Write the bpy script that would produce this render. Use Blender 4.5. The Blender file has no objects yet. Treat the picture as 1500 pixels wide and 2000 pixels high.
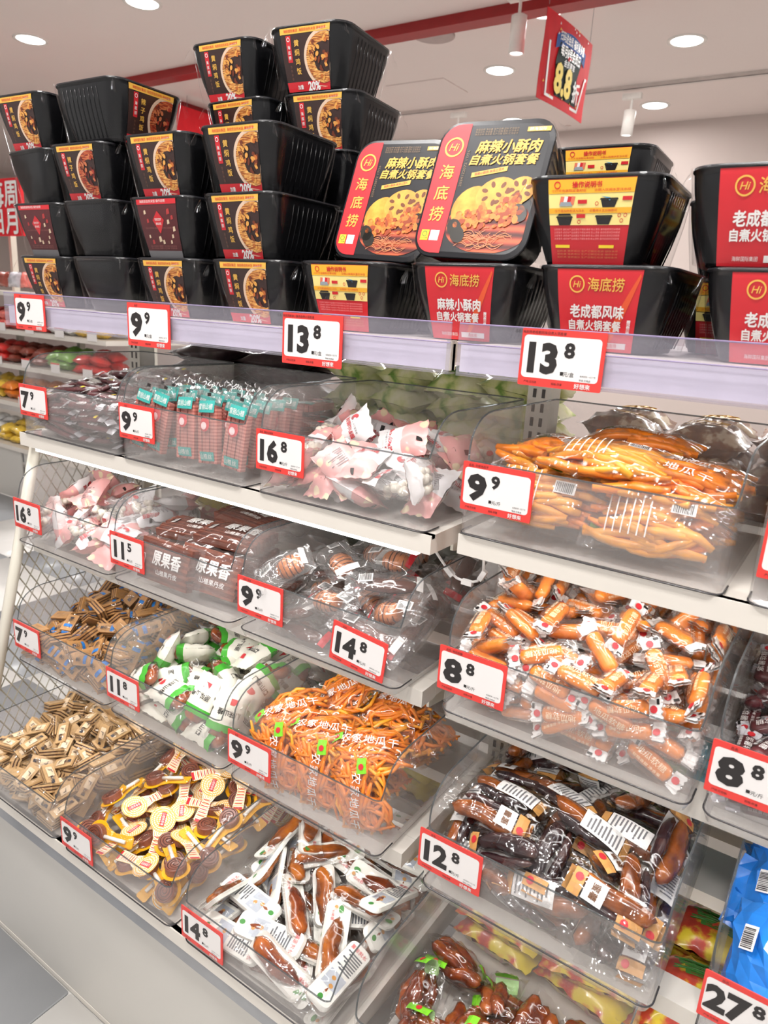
import bpy, math, random
import numpy as np
from mathutils import Matrix, Vector, Euler
random.seed(7)
rng = np.random.default_rng(7)
SC = bpy.context.scene
COL = SC.collection
PI = math.pi

# ------------------------------------------------------------------ camera
cam_d = bpy.data.cameras.new('camera')
cam = bpy.data.objects.new('camera', cam_d)
COL.objects.link(cam)
SC.camera = cam
YAW, PITCH, ROLL, FPX = 0.5840, -0.2765, 0.0599, 1393.7
_f = Vector((-math.sin(YAW) * math.cos(PITCH), math.cos(YAW) * math.cos(PITCH), math.sin(PITCH)))
_r = Vector((math.cos(YAW), math.sin(YAW), 0))
_u = _r.cross(_f)
_r2 = math.cos(ROLL) * _r + math.sin(ROLL) * _u
_u2 = -math.sin(ROLL) * _r + math.cos(ROLL) * _u
cam.matrix_world = Matrix((( _r2.x, _u2.x, -_f.x, 1.3224), (_r2.y, _u2.y, -_f.y, -0.7344), (_r2.z, _u2.z, -_f.z, 1.3238), (0, 0, 0, 1)))
cam_d.sensor_fit = 'VERTICAL'
cam_d.sensor_height = 36.0
cam_d.lens = FPX * 36.0 / 2000.0
cam_d.clip_start = 0.05
cam_d.dof.use_dof = True
cam_d.dof.focus_distance = 1.05
cam_d.dof.aperture_fstop = 9.0

# ------------------------------------------------------------------ world, lights, exposure
w = bpy.data.worlds.new('world')
SC.world = w
w.use_nodes = True
w.node_tree.nodes['Background'].inputs['Color'].default_value = (1.0, 0.965, 0.945, 1)
w.node_tree.nodes['Background'].inputs['Strength'].default_value = 0.7
vs = SC.view_settings
vs.view_transform = 'Standard'
vs.look = 'None'
vs.exposure = -0.22
vs.gamma = 1.0
vs.use_curve_mapping = False
SC.cycles.transparent_max_bounces = 22
SC.cycles.use_light_tree = False
SC.cycles.max_bounces = 6
SC.cycles.diffuse_bounces = 3
SC.cycles.glossy_bounces = 2
SC.cycles.transmission_bounces = 4
SC.cycles.caustics_reflective = False
SC.cycles.caustics_refractive = False
SC.cycles.sample_clamp_indirect = 4.0
CEIL = 2.8
DOWNLIGHTS = [(-3.4, 2.14), (-2.25, 2.08), (-1.0, 3.79), (0.126, 3.74), (-0.33, 4.88), (-1.42, 4.92), (-0.41, 3.07),
              (-1.1, 0.9), (0.1, -0.55), (1.1, -0.75), (2.1, -0.55), (0.2, -1.7), (1.4, -1.9), (2.4, 1.2), (-5.2, 2.1), (-5.2, 3.8), (-2.2, 3.8), (-4.4, 0.3), (1.3, 3.0), (2.6, 3.7)]


def area(name, loc, size, power, rot=(0, 0, 0), sy=None, color=(1, 0.98, 0.96), shape=None):
    l = bpy.data.lights.new(name, 'AREA')
    l.energy = power
    l.color = color
    l.shape = shape or ('RECTANGLE' if sy else 'DISK')
    l.size = size
    if sy:
        l.size_y = sy
    o = bpy.data.objects.new(name, l)
    COL.objects.link(o)
    o.location = loc
    o.rotation_euler = rot
    return o


for i, (x, y) in enumerate(DOWNLIGHTS):
    area('downlight_lamp', (x, y, CEIL - 0.03), 0.17, 5.0 if y > 4.5 else (3.0 if i == 6 else (20.0 if y > 1.5 else 26.0)))

# ------------------------------------------------------------------ materials
MATS = {}


def nodes_of(name):
    m = bpy.data.materials.new(name)
    m.use_nodes = True
    nt = m.node_tree
    return m, nt, nt.nodes, nt.links


def pbr(name, col, rough=0.5, metal=0.0, spec=0.5, var=0.06, vscale=20.0, bump=0.0, bscale=60.0, coat=0.0, emit=None, estr=1.0, sss=0.0):
    """plain painted / printed surface with a little procedural tone variation"""
    if name in MATS:
        return MATS[name]
    m, nt, N, L = nodes_of(name)
    b = N['Principled BSDF']
    b.inputs['Roughness'].default_value = rough
    b.inputs['Metallic'].default_value = metal
    b.inputs['Specular IOR Level'].default_value = spec
    if coat:
        b.inputs['Coat Weight'].default_value = coat
        b.inputs['Coat Roughness'].default_value = 0.08
    if sss:
        b.inputs['Subsurface Weight'].default_value = sss
        b.inputs['Subsurface Radius'].default_value = (0.01, 0.005, 0.002)
    tc = N.new('ShaderNodeTexCoord')
    nz = N.new('ShaderNodeTexNoise')
    nz.inputs['Scale'].default_value = vscale
    nz.inputs['Detail'].default_value = 3
    L.new(tc.outputs['Object'], nz.inputs['Vector'])
    r = N.new('ShaderNodeValToRGB')
    c = np.array(col[:3])
    r.color_ramp.elements[0].color = (*np.clip(c * (1 - var), 0, 1), 1)
    r.color_ramp.elements[1].color = (*np.clip(c * (1 + var), 0, 1), 1)
    r.color_ramp.elements[0].position = 0.3
    r.color_ramp.elements[1].position = 0.7
    L.new(nz.outputs['Fac'], r.inputs['Fac'])
    L.new(r.outputs['Color'], b.inputs['Base Color'])
    if bump:
        n2 = N.new('ShaderNodeTexNoise')
        n2.inputs['Scale'].default_value = bscale
        L.new(tc.outputs['Object'], n2.inputs['Vector'])
        bp = N.new('ShaderNodeBump')
        bp.inputs['Strength'].default_value = bump
        bp.inputs['Distance'].default_value = 0.002
        L.new(n2.outputs['Fac'], bp.inputs['Height'])
        L.new(bp.outputs['Normal'], b.inputs['Normal'])
    if emit:
        b.inputs['Emission Color'].default_value = (*emit, 1)
        b.inputs['Emission Strength'].default_value = estr
        m.cycles.emission_sampling = 'NONE'   # the lamps beside these discs do the lighting
    MATS[name] = m
    return m


def film(name, tint=(1, 1, 1), haze=0.0, rough=0.05, bump=0.5, bscale=60.0, f0=0.02, edge=0.5, hcol=(0.9, 0.9, 0.92)):
    """clear plastic: transparent + facing-dependent gloss + optional milky haze or painted-in reflection"""
    if name in MATS:
        return MATS[name]
    m, nt, N, L = nodes_of(name)
    N.remove(N['Principled BSDF'])
    out = N['Material Output']
    tr = N.new('ShaderNodeBsdfTransparent')
    tr.inputs['Color'].default_value = (*tint, 1)
    gl = N.new('ShaderNodeBsdfGlossy')
    gl.inputs['Roughness'].default_value = rough
    lw = N.new('ShaderNodeLayerWeight')
    lw.inputs['Blend'].default_value = 0.5
    pw = N.new('ShaderNodeMath')
    pw.operation = 'POWER'
    pw.inputs[1].default_value = 4.0
    L.new(lw.outputs['Facing'], pw.inputs[0])
    fr = N.new('ShaderNodeMath')
    fr.operation = 'MULTIPLY_ADD'
    fr.inputs[1].default_value = edge
    fr.inputs[2].default_value = f0
    L.new(pw.outputs[0], fr.inputs[0])
    if bump:
        tc = N.new('ShaderNodeTexCoord')
        nz = N.new('ShaderNodeTexNoise')
        nz.inputs['Scale'].default_value = bscale
        nz.inputs['Detail'].default_value = 0
        L.new(tc.outputs['Object'], nz.inputs['Vector'])
        bp = N.new('ShaderNodeBump')
        bp.inputs['Strength'].default_value = bump
        bp.inputs['Distance'].default_value = 0.008
        L.new(nz.outputs['Fac'], bp.inputs['Height'])
        L.new(bp.outputs['Normal'], gl.inputs['Normal'])
        L.new(bp.outputs['Normal'], lw.inputs['Normal'])
    src = tr
    if haze:
        df = N.new('ShaderNodeBsdfDiffuse')
        df.inputs['Color'].default_value = (*hcol, 1)
        src = N.new('ShaderNodeMixShader')
        src.inputs['Fac'].default_value = haze
        L.new(tr.outputs[0], src.inputs[1])
        L.new(df.outputs[0], src.inputs[2])
    m2 = N.new('ShaderNodeMixShader')
    L.new(fr.outputs[0], m2.inputs['Fac'])
    L.new(src.outputs[0], m2.inputs[1])
    L.new(gl.outputs[0], m2.inputs[2])
    L.new(m2.outputs[0], out.inputs['Surface'])
    MATS[name] = m
    return m


def pattern(name, kind, cols, scale=100.0, rough=0.4, coord='UV', coat=0.0, pos=None, bump=0.0):
    """printed or natural pattern in the surface's own coordinates"""
    if name in MATS:
        return MATS[name]
    m, nt, N, L = nodes_of(name)
    b = N['Principled BSDF']
    b.inputs['Roughness'].default_value = rough
    b.inputs['Coat Weight'].default_value = coat
    tc = N.new('ShaderNodeTexCoord')
    src = tc.outputs[coord]
    if kind == 'voronoi':
        t = N.new('ShaderNodeTexVoronoi')
        t.inputs['Scale'].default_value = scale
        fac = t.outputs['Distance']
    elif kind == 'cells':
        t = N.new('ShaderNodeTexVoronoi')
        t.inputs['Scale'].default_value = scale
        sp = N.new('ShaderNodeSeparateColor')
        L.new(t.outputs['Color'], sp.inputs[0])
        fac = sp.outputs[0]
    elif kind == 'noise':
        t = N.new('ShaderNodeTexNoise')
        t.inputs['Scale'].default_value = scale
        t.inputs['Detail'].default_value = 5
        fac = t.outputs['Fac']
    elif kind == 'rings':
        t = N.new('ShaderNodeTexWave')
        t.wave_type = 'RINGS'
        t.rings_direction = 'Z'
        t.inputs['Scale'].default_value = scale
        t.inputs['Distortion'].default_value = 0.6
        t.inputs['Detail'].default_value = 1
        fac = t.outputs['Fac']
    else:
        t = N.new('ShaderNodeTexWave')
        t.bands_direction = kind
        t.inputs['Scale'].default_value = scale
        t.inputs['Distortion'].default_value = 1.5
        fac = t.outputs['Fac']
    L.new(src, t.inputs['Vector'])
    r = N.new('ShaderNodeValToRGB')
    cr = r.color_ramp
    n = len(cols)
    pos = pos or [i / (n - 1) for i in range(n)]
    while len(cr.elements) < n:
        cr.elements.new(0.5)
    for e, c, p in zip(cr.elements, cols, pos):
        e.position = p
        e.color = (*c, 1)
    L.new(fac, r.inputs['Fac'])
    L.new(r.outputs['Color'], b.inputs['Base Color'])
    if bump:
        bp = N.new('ShaderNodeBump')
        bp.inputs['Strength'].default_value = bump
        bp.inputs['Distance'].default_value = 0.002
        L.new(fac, bp.inputs['Height'])
        L.new(bp.outputs['Normal'], b.inputs['Normal'])
    MATS[name] = m
    return m


def S(r, g, b):
    """sRGB 0-255 to linear"""
    f = lambda c: c / 12.92 if c <= 0.04045 else ((c + 0.055) / 1.055) ** 2.4
    return tuple(f(c / 255) for c in (r, g, b))


WHITE = pbr('white_print', S(236, 233, 230), 0.45, var=0.02)
RED = pbr('red_print', S(205, 32, 40), 0.4, var=0.04)
GOLD = pbr('gold_print', S(226, 176, 78), 0.4, var=0.05)
BLACK = pbr('black_print', S(28, 24, 24), 0.4, var=0.05)
GREY = pbr('grey_print', S(120, 118, 120), 0.5, var=0.05)
METAL = pbr('cream_steel', S(206, 201, 188), 0.35, var=0.02, vscale=8)
SHELFW = pbr('white_steel', S(216, 210, 201), 0.35, var=0.02, vscale=8)
ACRYL = film('acrylic', (0.975, 0.975, 0.978), haze=0.085, rough=0.03, bump=0.0, f0=0.018, edge=0.4, hcol=(0.9, 0.85, 0.82))  # diffuse haze and hcol paint in the bright aisle's reflection on the panels
BASEC = film('acrylic_base', (0.9, 0.9, 0.9), haze=0.30, rough=0.05, bump=0.0, f0=0.03, edge=0.4, hcol=(0.85, 0.83, 0.80))
RIM = film('acrylic_edge', (0.42, 0.44, 0.45), haze=0.10, rough=0.08, bump=0.0, hcol=(0.5, 0.52, 0.53))
EDGE = pbr('acrylic_dark_edge', S(62, 60, 62), 0.2, var=0.05)
FILM = film('wrap_film', haze=0.012, rough=0.10, bump=1.0, bscale=55, f0=0.085)
FILM2 = film('shrink_film', rough=0.12, bump=0.25, bscale=18, f0=0.022, edge=0.35)

# ------------------------------------------------------------------ mesh helpers


class MB:
    def __init__(s):
        s.v, s.f, s.m, s.uv, s.n = [], [], [], [], 0

    def add(s, V, F, mat=0, uv=None):
        V = np.asarray(V, float)
        s.v.append(V)
        s.uv.append(np.asarray(uv, float) if uv is not None else V[:, :2])
        for f in F:
            s.f.append(tuple(i + s.n for i in f))
            s.m.append(mat)
        s.n += len(V)
        return s

    def box(s, c, d, mat=0, R=None):
        x, y, z = (np.array(d) / 2)
        V = np.array([(-x, -y, -z), (x, -y, -z), (x, y, -z), (-x, y, -z), (-x, -y, z), (x, -y, z), (x, y, z), (-x, y, z)])
        if R is not None:
            V = V @ np.array(R.to_3x3()).T
        F = [(3, 2, 1, 0), (4, 5, 6, 7), (0, 1, 5, 4), (1, 2, 6, 5), (2, 3, 7, 6), (3, 0, 4, 7)]
        return s.add(V + np.array(c), F, mat)

    def span(s, a, b, mat=0):
        a, b = np.array(a, float), np.array(b, float)
        return s.box((a + b) / 2, np.abs(b - a), mat)

    def tube(s, P, r, n=6, mat=0, closed=False, caps=True):
        P = np.asarray(P, float)
        k = len(P)
        rr = np.broadcast_to(np.asarray(r, float), (k,))
        T = np.roll(P, -1, 0) - np.roll(P, 1, 0) if closed else np.gradient(P, axis=0)
        T /= np.linalg.norm(T, axis=1)[:, None] + 1e-12
        up = np.array((0, 0, 1.0)) if abs(T[0][2]) < 0.9 else np.array((1.0, 0, 0))
        V = []
        a = up - T[0] * (up @ T[0])
        for i in range(k):
            a = a - T[i] * (a @ T[i])
            a /= np.linalg.norm(a) + 1e-12
            b = np.cross(T[i], a)
            for j in range(n):
                t = 2 * PI * j / n
                V.append(P[i] + rr[i] * (math.cos(t) * a + math.sin(t) * b))
        F = []
        for i in range(k if closed else k - 1):
            i2 = (i + 1) % k
            for j in range(n):
                j2 = (j + 1) % n
                F.append((i * n + j, i * n + j2, i2 * n + j2, i2 * n + j))
        if not closed and caps:
            F.append(tuple(range(n))[::-1])
            F.append(tuple((k - 1) * n + j for j in range(n)))
        return s.add(V, F, mat)

    def loft(s, rings, mat=0, cap0=True, cap1=True):
        n = len(rings[0])
        V = np.concatenate([np.asarray(r, float) for r in rings])
        F = []
        for i in range(len(rings) - 1):
            for j in range(n):
                j2 = (j + 1) % n
                F.append((i * n + j, i * n + j2, (i + 1) * n + j2, (i + 1) * n + j))
        if cap0:
            F.append(tuple(range(n))[::-1])
        if cap1:
            F.append(tuple((len(rings) - 1) * n + j for j in range(n)))
        return s.add(V, F, mat)

    def lathe(s, prof, n=16, mat=0, c=(0, 0, 0)):
        rings = [[(c[0] + r * math.cos(2 * PI * j / n), c[1] + r * math.sin(2 * PI * j / n), c[2] + z) for j in range(n)] for r, z in prof]
        return s.loft(rings, mat, True, True)

    def mesh(s, name, mats, smooth=True, xf=None):
        me = bpy.data.meshes.new(name)
        V = np.concatenate(s.v) if s.v else np.zeros((0, 3))
        if xf is not None:
            V = xf(V)
        me.from_pydata(V.tolist(), [], s.f)
        for m in mats:
            me.materials.append(m)
        me.polygons.foreach_set('material_index', s.m)
        if smooth:
            me.polygons.foreach_set('use_smooth', [True] * len(s.f))
        uvl = me.uv_layers.new(name='uv')
        U = np.concatenate(s.uv)
        li = np.empty(len(me.loops), int)
        me.loops.foreach_get('vertex_index', li)
        uvl.data.foreach_set('uv', U[li].ravel())
        me.update()
        return me

    def build(s, name, mats, parent=None, smooth=False, xf=None):
        o = bpy.data.objects.new(name, s.mesh(name, mats if isinstance(mats, (list, tuple)) else [mats], smooth, xf))
        COL.objects.link(o)
        if parent is not None:
            o.parent = parent
            if name in JOINED:
                o['kind'] = 'stuff'
        return o


JOINED = ('lettering', 'printed_end', 'printed_band', 'back_print', 'slots', 'step_pictures', 'back_label', 'printed_label', 'barcode_label')


def tag(o, label, cat, group=None, kind=None):
    o['label'] = label
    o['category'] = cat
    if group:
        o['group'] = group
    if kind:
        o['kind'] = kind
    return o


def empty(name, loc=(0, 0, 0), rz=0):
    o = bpy.data.objects.new(name, None)
    o.empty_display_size = 0.02
    COL.objects.link(o)
    o.location = loc
    o.rotation_euler = (0, 0, rz)
    return o


def structure(o):
    o['kind'] = 'structure'
    return o


def put(me, name, parent=None):
    o = bpy.data.objects.new(name, me)
    COL.objects.link(o)
    if parent is not None:
        o.parent = parent
    return o


_TXT = {}


def text2d(body, size=1.0, bold=0.0, shear=0.0, vertical=False, sx=1.0, res=2):
    """outline letters as flat triangles: (verts2d centred on their box, faces)"""
    cjk = any(ord(c) > 127 for c in body)
    fat = bold if cjk else 0.0
    bold = 0.0 if cjk else bold
    key = (body, bold, fat, shear, vertical, res)
    if key not in _TXT:
        cu = bpy.data.curves.new('lettering', 'FONT')
        cu.body = '\n'.join(body) if vertical else body
        cu.align_x = 'CENTER'
        cu.space_line = 1.3
        cu.resolution_u = res
        cu.offset = bold
        cu.shear = shear
        o = bpy.data.objects.new('lettering', cu)
        COL.objects.link(o)
        dg = bpy.context.evaluated_depsgraph_get()
        me = bpy.data.meshes.new_from_object(o.evaluated_get(dg))
        v = np.array([q.co[:2] for q in me.vertices]) if len(me.vertices) else np.zeros((0, 2))
        f = [tuple(q.vertices) for q in me.polygons]
        bpy.data.objects.remove(o)
        bpy.data.curves.remove(cu)
        bpy.data.meshes.remove(me)
        if len(v):
            v = v - (v.min(0) + v.max(0)) / 2
        if fat:
            n_ = len(v)
            b_ = min(fat, 0.032)
            v = np.concatenate([v + d for d in ((b_, 0), (-b_, 0), (0, b_), (0, -b_))])
            f = [tuple(i + k * n_ for i in q) for k in range(4) for q in f]
        _TXT[key] = (v, f)
    v, f = _TXT[key]
    return v * size * np.array((sx, 1.0)), f


def put_text(mb, body, cx, cy, size, mat, z=0.0, rot=0.0, fit=None, **k):
    v, f = text2d(body, size, **k)
    if not len(v):
        return
    if fit:
        wdt = v[:, 0].max() - v[:, 0].min()
        v = v * np.array((fit / wdt, 1))
    c, s_ = math.cos(rot), math.sin(rot)
    v = v @ np.array(((c, s_), (-s_, c)))
    k = 4 if (k.get('bold', 0) and any(ord(q) > 127 for q in body)) else 1
    zz = z + 0.00006 * (np.arange(len(v)) // max(1, len(v) // k))   # keep the thickening copies apart
    mb.add(np.column_stack((v[:, 0] + cx, v[:, 1] + cy, zz)), f, mat)


def rect(mb, x0, y0, x1, y1, mat, z=0.0, nx=1, ny=1):
    xs, ys = np.linspace(x0, x1, nx + 1), np.linspace(y0, y1, ny + 1)
    V = [(x, y, z) for y in ys for x in xs]
    F = [(j * (nx + 1) + i, j * (nx + 1) + i + 1, (j + 1) * (nx + 1) + i + 1, (j + 1) * (nx + 1) + i) for j in range(ny) for i in range(nx)]
    mb.add(V, F, mat)


def poly(mb, P, mat, z=0.0):
    mb.add([(x, y, z) for x, y in P], [tuple(range(len(P)))], mat)


def ell(mb, cx, cy, rx, ry, mat, z=0.0, n=20, a0=0, a1=2 * PI, rot=0.0):
    c, s_ = math.cos(rot), math.sin(rot)
    P = []
    for i in range(n if a1 - a0 > 6.2 else n + 1):
        t = a0 + (a1 - a0) * i / n
        x, y = rx * math.cos(t), ry * math.sin(t)
        P.append((cx + c * x - s_ * y, cy + s_ * x + c * y))
    poly(mb, P, mat, z)


def ring(mb, cx, cy, r0, r1, mat, z=0.0, n=24):
    V = [(cx + r * math.cos(2 * PI * i / n), cy + r * math.sin(2 * PI * i / n), z) for r in (r0, r1) for i in range(n)]
    F = [(i, (i + 1) % n, n + (i + 1) % n, n + i) for i in range(n)]
    mb.add(V, F, mat)


def rrect_pts(x0, y0, x1, y1, r, n=5):
    P = []
    for cx, cy, a in ((x1 - r, y0 + r, -PI / 2), (x1 - r, y1 - r, 0), (x0 + r, y1 - r, PI / 2), (x0 + r, y0 + r, PI)):
        for i in range(n + 1):
            t = a + PI / 2 * i / n
            P.append((cx + r * math.cos(t), cy + r * math.sin(t)))
    return P


def dup(root, M=None, label=None):
    r = root.copy()
    COL.objects.link(r)
    if M is not None:
        r.matrix_world = M
    if label:
        r['label'] = label
    for ch in root.children:
        c = ch.copy()
        COL.objects.link(c)
        c.parent = r
        for g in ch.children:
            d = g.copy()
            COL.objects.link(d)
            d.parent = c
    return r


#==STRUCTURE==
# ------------------------------------------------------------------ room
CEILM = pbr('ceiling_paint', S(232, 219, 214), 0.8, var=0.01, vscale=2)
WALLM = pbr('wall_paint', S(206, 192, 186), 0.8, var=0.01, vscale=2)
structure(MB().span((-9, -4, CEIL), (6, 5.4, CEIL + 0.1)).build('ceiling', CEILM))
structure(MB().span((-9, 5.35, 0), (6, 5.45, CEIL)).build('wall_back', WALLM))
structure(MB().span((-9.1, -4, 0), (-9, 5.4, CEIL)).build('wall_left', WALLM))
floor = structure(MB().span((-9, -4, -0.1), (6, 5.4, -0.004)).build('floor', pbr('floor_grout', S(196, 194, 190), 0.6)))
T_G = pbr('tile_grey', S(158, 160, 163), 0.25, var=0.05, vscale=6)
T_W = pbr('tile_white', S(226, 224, 220), 0.25, var=0.03, vscale=6)
TS = 0.6
tile_me = {}
for k, m in (('g', T_G), ('w', T_W)):
    mb = MB()
    mb.loft([[(x, y, z) for x, y in rrect_pts(0.002, 0.002, TS - 0.002, TS - 0.002, 0.003, 1)] for z in (-0.004, 0.0)])
    tile_me[k] = mb.mesh('floor_tile', [m])
for ix in range(-12, 5):
    for iy in range(-3, 6):
        x, y = 0.26 + ix * TS, -0.74 + iy * TS
        if x > 2.4 or (x > -0.3 and y > 0.9):
            continue
        k = 'w' if (ix + iy) % 2 == 0 or (ix * 3 + iy) % 7 == 3 else 'g'
        o = put(tile_me[k], 'tile', floor)
        o.location = (x, y, 0)

# ceiling fittings
LAMP = pbr('lamp_disc', (1, 1, 1), 0.4, emit=(1, 0.98, 0.95), estr=9.0)
TRIMW = pbr('lamp_trim', S(232, 226, 220), 0.4)
dl_trim = MB().loft([[(r * math.cos(t), r * math.sin(t), z) for t in np.linspace(0, 2 * PI, 29)[:-1]] for r, z in ((0.102, 0.0), (0.10, -0.006), (0.084, -0.006), (0.08, 0.0))], 0, False, False).mesh('trim_ring', [TRIMW], True)
dl_disc = MB().lathe([(0.082, 0.0), (0.082, -0.003), (0.078, -0.005)], 28).mesh('diffuser', [LAMP], True)
DLAB = ['leftmost round downlight glowing on the pale ceiling', 'round downlight at the upper edge above the left box stacks', 'round downlight left of the hanging red poster',
        'round downlight right of the hanging red poster', 'small far downlight beyond the ceiling track', 'downlight half hidden behind the leaning hot pot pack', 'downlight partly behind the top of the red poster']
for i, (x, y) in enumerate(DOWNLIGHTS):
    t = empty('downlight', (x, y, CEIL))
    tag(t, DLAB[i] if i < 7 else 'round ceiling downlight over the aisle out of view', 'downlight', 'ceiling downlights')
    put(dl_trim, 'trim_ring', t)
    put(dl_disc, 'diffuser', t)
o = MB().lathe([(0.12, 0.0), (0.12, -0.006), (0.11, -0.01)], 28).build('ceiling_speaker', pbr('speaker_grille', S(176, 160, 156), 0.6), None, True)
o.location = (-1.08, 3.11, CEIL)
tag(o, 'flat grey round speaker grille set in the ceiling', 'speaker')
o = MB().span((-1.86, 3.78, CEIL - 0.006), (-1.40, 4.12, CEIL)).build('access_hatch', CEILM)
tag(o, 'square access hatch flush in the ceiling', 'hatch')
REDB = pbr('red_beam', S(150, 26, 28), 0.45)
o = MB().span((-3.72, 2.90, CEIL - 0.05), (3, 3.0, CEIL)).build('ceiling_beam', REDB)
structure(o)
structure(MB().span((-3.72, 3.0, CEIL - 0.05), (-3.60, 5.3, CEIL)).build('ceiling_beam', REDB))
structure(MB().span((-3.3, -1.0, CEIL - 0.05), (-3.2, 1.6, CEIL)).build('ceiling_beam', REDB))
o = MB().span((-4.5, 4.38, CEIL - 0.022), (4.0, 4.42, CEIL)).build('lighting_track', pbr('track_white', S(216, 206, 200), 0.4))
MB().span((-4.5, 4.378, CEIL - 0.024), (4.0, 4.384, CEIL - 0.0221)).build('groove', pbr('track_dark', S(60, 54, 54), 0.5), o)
tag(o, 'long white lighting track running across the ceiling', 'track')


def spotlight(loc, h, label, tilt=(0.06, 0.05)):
    t = empty('track_spotlight', loc)
    tag(t, label, 'spotlight', 'white cylinder spotlights')
    MB().span((-0.06, -0.018, 0.0), (0.06, 0.018, 0.035)).build('adapter', TRIMW, t)
    MB().tube([(0, 0, 0.0), (0, 0, -0.07)], 0.008, 8).build('stem', TRIMW, t)
    R = Euler((tilt[0], tilt[1], 0)).to_matrix()
    b = MB().lathe([(0.03, -0.06), (0.037, -0.064), (0.037, -0.06 - h), (0.031, -0.06 - h), (0.029, -0.05 - h)], 20).build('barrel', TRIMW, t, True)
    b.rotation_euler = (tilt[0], tilt[1], 0)
    l = MB().lathe([(0.028, -0.052 - h), (0.0281, -0.056 - h)], 16).build('lens', LAMP, b, True)


spotlight((-0.34, 4.40, CEIL - 0.08), 0.15, 'white cylinder spotlight on the track right of the red poster')
spotlight((-1.62, 4.40, CEIL - 0.08), 0.10, 'white cylinder spotlight on the track behind the tall leaning pack')
spotlight((-0.39, 2.75, CEIL - 0.06), 0.16, 'white cylinder spotlight hanging by the red beam', (0.02, 0.0))

# hanging poster
PX = -0.15
po = empty('hanging_poster', (PX, 2.80, 2.44))
tag(po, 'red hanging sale poster with 8.8 in yellow figures', 'poster')
RED2 = pbr('poster_red', S(214, 40, 48), 0.75, spec=0.2)
PW, PH = 0.57, 0.345


def poster_xf(V):
    u, v, z = V[:, 0], V[:, 1], V[:, 2]
    bow = 0.01 * np.sin((u / PW + 0.5) * PI) + 0.006 * np.sin(v / PH * 4)
    return np.column_stack((bow + z, u, v + 0.02 * u / PW))


mb = MB()
rect(mb, -PW / 2, -PH / 2, PW / 2, PH / 2, 0, 0.0, 12, 8)
rect(mb, -PW / 2, -PH / 2, PW / 2, PH / 2, 0, -0.002, 12, 8)
mb.build('sheet', RED2, po, True, poster_xf)
mb = MB()
YEL = pbr('yellow_print', S(248, 216, 48), 0.6)
BLU = pbr('blue_print', S(56, 92, 160), 0.75, spec=0.2)
DKG = pbr('dark_green_print', S(32, 44, 40), 0.75, spec=0.2)
for i in range(14):
    a, b = i / 14, (i + 1) / 14
    f = lambda q: 0.105 - 0.9 * (q - 0.5) ** 2 * 0.15 - 0.0
    xa, xb = -0.17 + 0.36 * a, -0.17 + 0.36 * b
    mb.add([(xa, f(a) - 0.025, .003), (xb, f(b) - 0.025, .003), (xb, f(b) + 0.03, .003), (xa, f(a) + 0.03, .003)], [(0, 1, 2, 3)], 0)
poly(mb, [(-0.13, 0.08), (0.16, 0.08), (0.12, -0.02), (0.15, -0.13), (-0.12, -0.13), (-0.15, 0.0)], 1, 0.0035)
put_text(mb, '扫码进会员 福利享多重', 0.01, 0.105, 0.042, 2, 0.005, bold=0.015, fit=0.30)
put_text(mb, '每月8号会员日', 0.0, 0.055, 0.05, 2, 0.006, bold=0.02, fit=0.24)
put_text(mb, '会员惠享', 0.0, 0.012, 0.032, 2, 0.006, fit=0.13)
put_text(mb, '8.8', -0.045, -0.06, 0.16, 3, 0.007, bold=0.045)
put_text(mb, '折', 0.125, -0.075, 0.095, 2, 0.007, bold=0.03)
for P in ([(-0.24, 0.06), (-0.225, 0.06), (-0.205, -0.145), (-0.22, -0.145)], [(-0.22, -0.15), (0.18, -0.15), (0.18, -0.138), (-0.22, -0.138)], [(0.165, -0.15), (0.18, -0.15), (0.24, 0.01), (0.226, 0.01)], [(0.226, 0.0), (0.25, 0.0), (0.25, 0.012), (0.226, 0.012)]):
    poly(mb, P, 2, 0.004)
for i in range(16):
    x, y = rng.uniform(-.27, .27), rng.choice([-1, 1]) * rng.uniform(.10, .165)
    poly(mb, [(x, y), (x + .012, y + .003), (x + .005, y + .012)], 3 if i % 2 else 2, 0.003)
mb.build('lettering', [BLU, DKG, WHITE, YEL], po, False, poster_xf)
for s_ in (-1, 1):
    MB().tube([(0, s_ * 0.26, 0.18), (0, s_ * 0.26, CEIL - 2.44)], 0.0012, 5).build('string', GREY, po)
for yy, lab in ((4.3, 'red hanging poster glimpsed between the left box stacks'),):
    o = MB().span((-3.44, 3.3, 2.36), (-3.43, 4.5, 2.72)).build('red_banner', RED2)
    tag(o, lab, 'poster')
    for y_ in (3.4, 4.4):
        MB().tube([(-3.435, y_, 2.72), (-3.435, y_, CEIL)], 0.002, 5).build('string', GREY, o)

#==SHELVING==
# ------------------------------------------------------------------ shelving unit
# tiers: front Y of the bins, z of the shelf surface, bin front height, bin rim height
TIER = {1: (0.0, 1.058), 2: (-0.030, 0.850), 3: (-0.052, 0.604), 4: (-0.154, 0.374)}
BASEH = 0.0135   # clear double base under the bins of tiers 2 and 3
BAYS = [(-0.015, 0.908), (0.945, 1.90)]
su = empty('shelving_unit', (0.9, 0.1, 0))
tag(su, 'cream steel double-sided shop shelving with stepped tiers and mesh end', 'shelving')
SU = Vector((0.9, 0.1, 0))


def part(mb, name, mats, smooth=False):
    o = mb.build(name, mats, None, smooth)
    o.parent = su
    o.location = -SU
    return o


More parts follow.
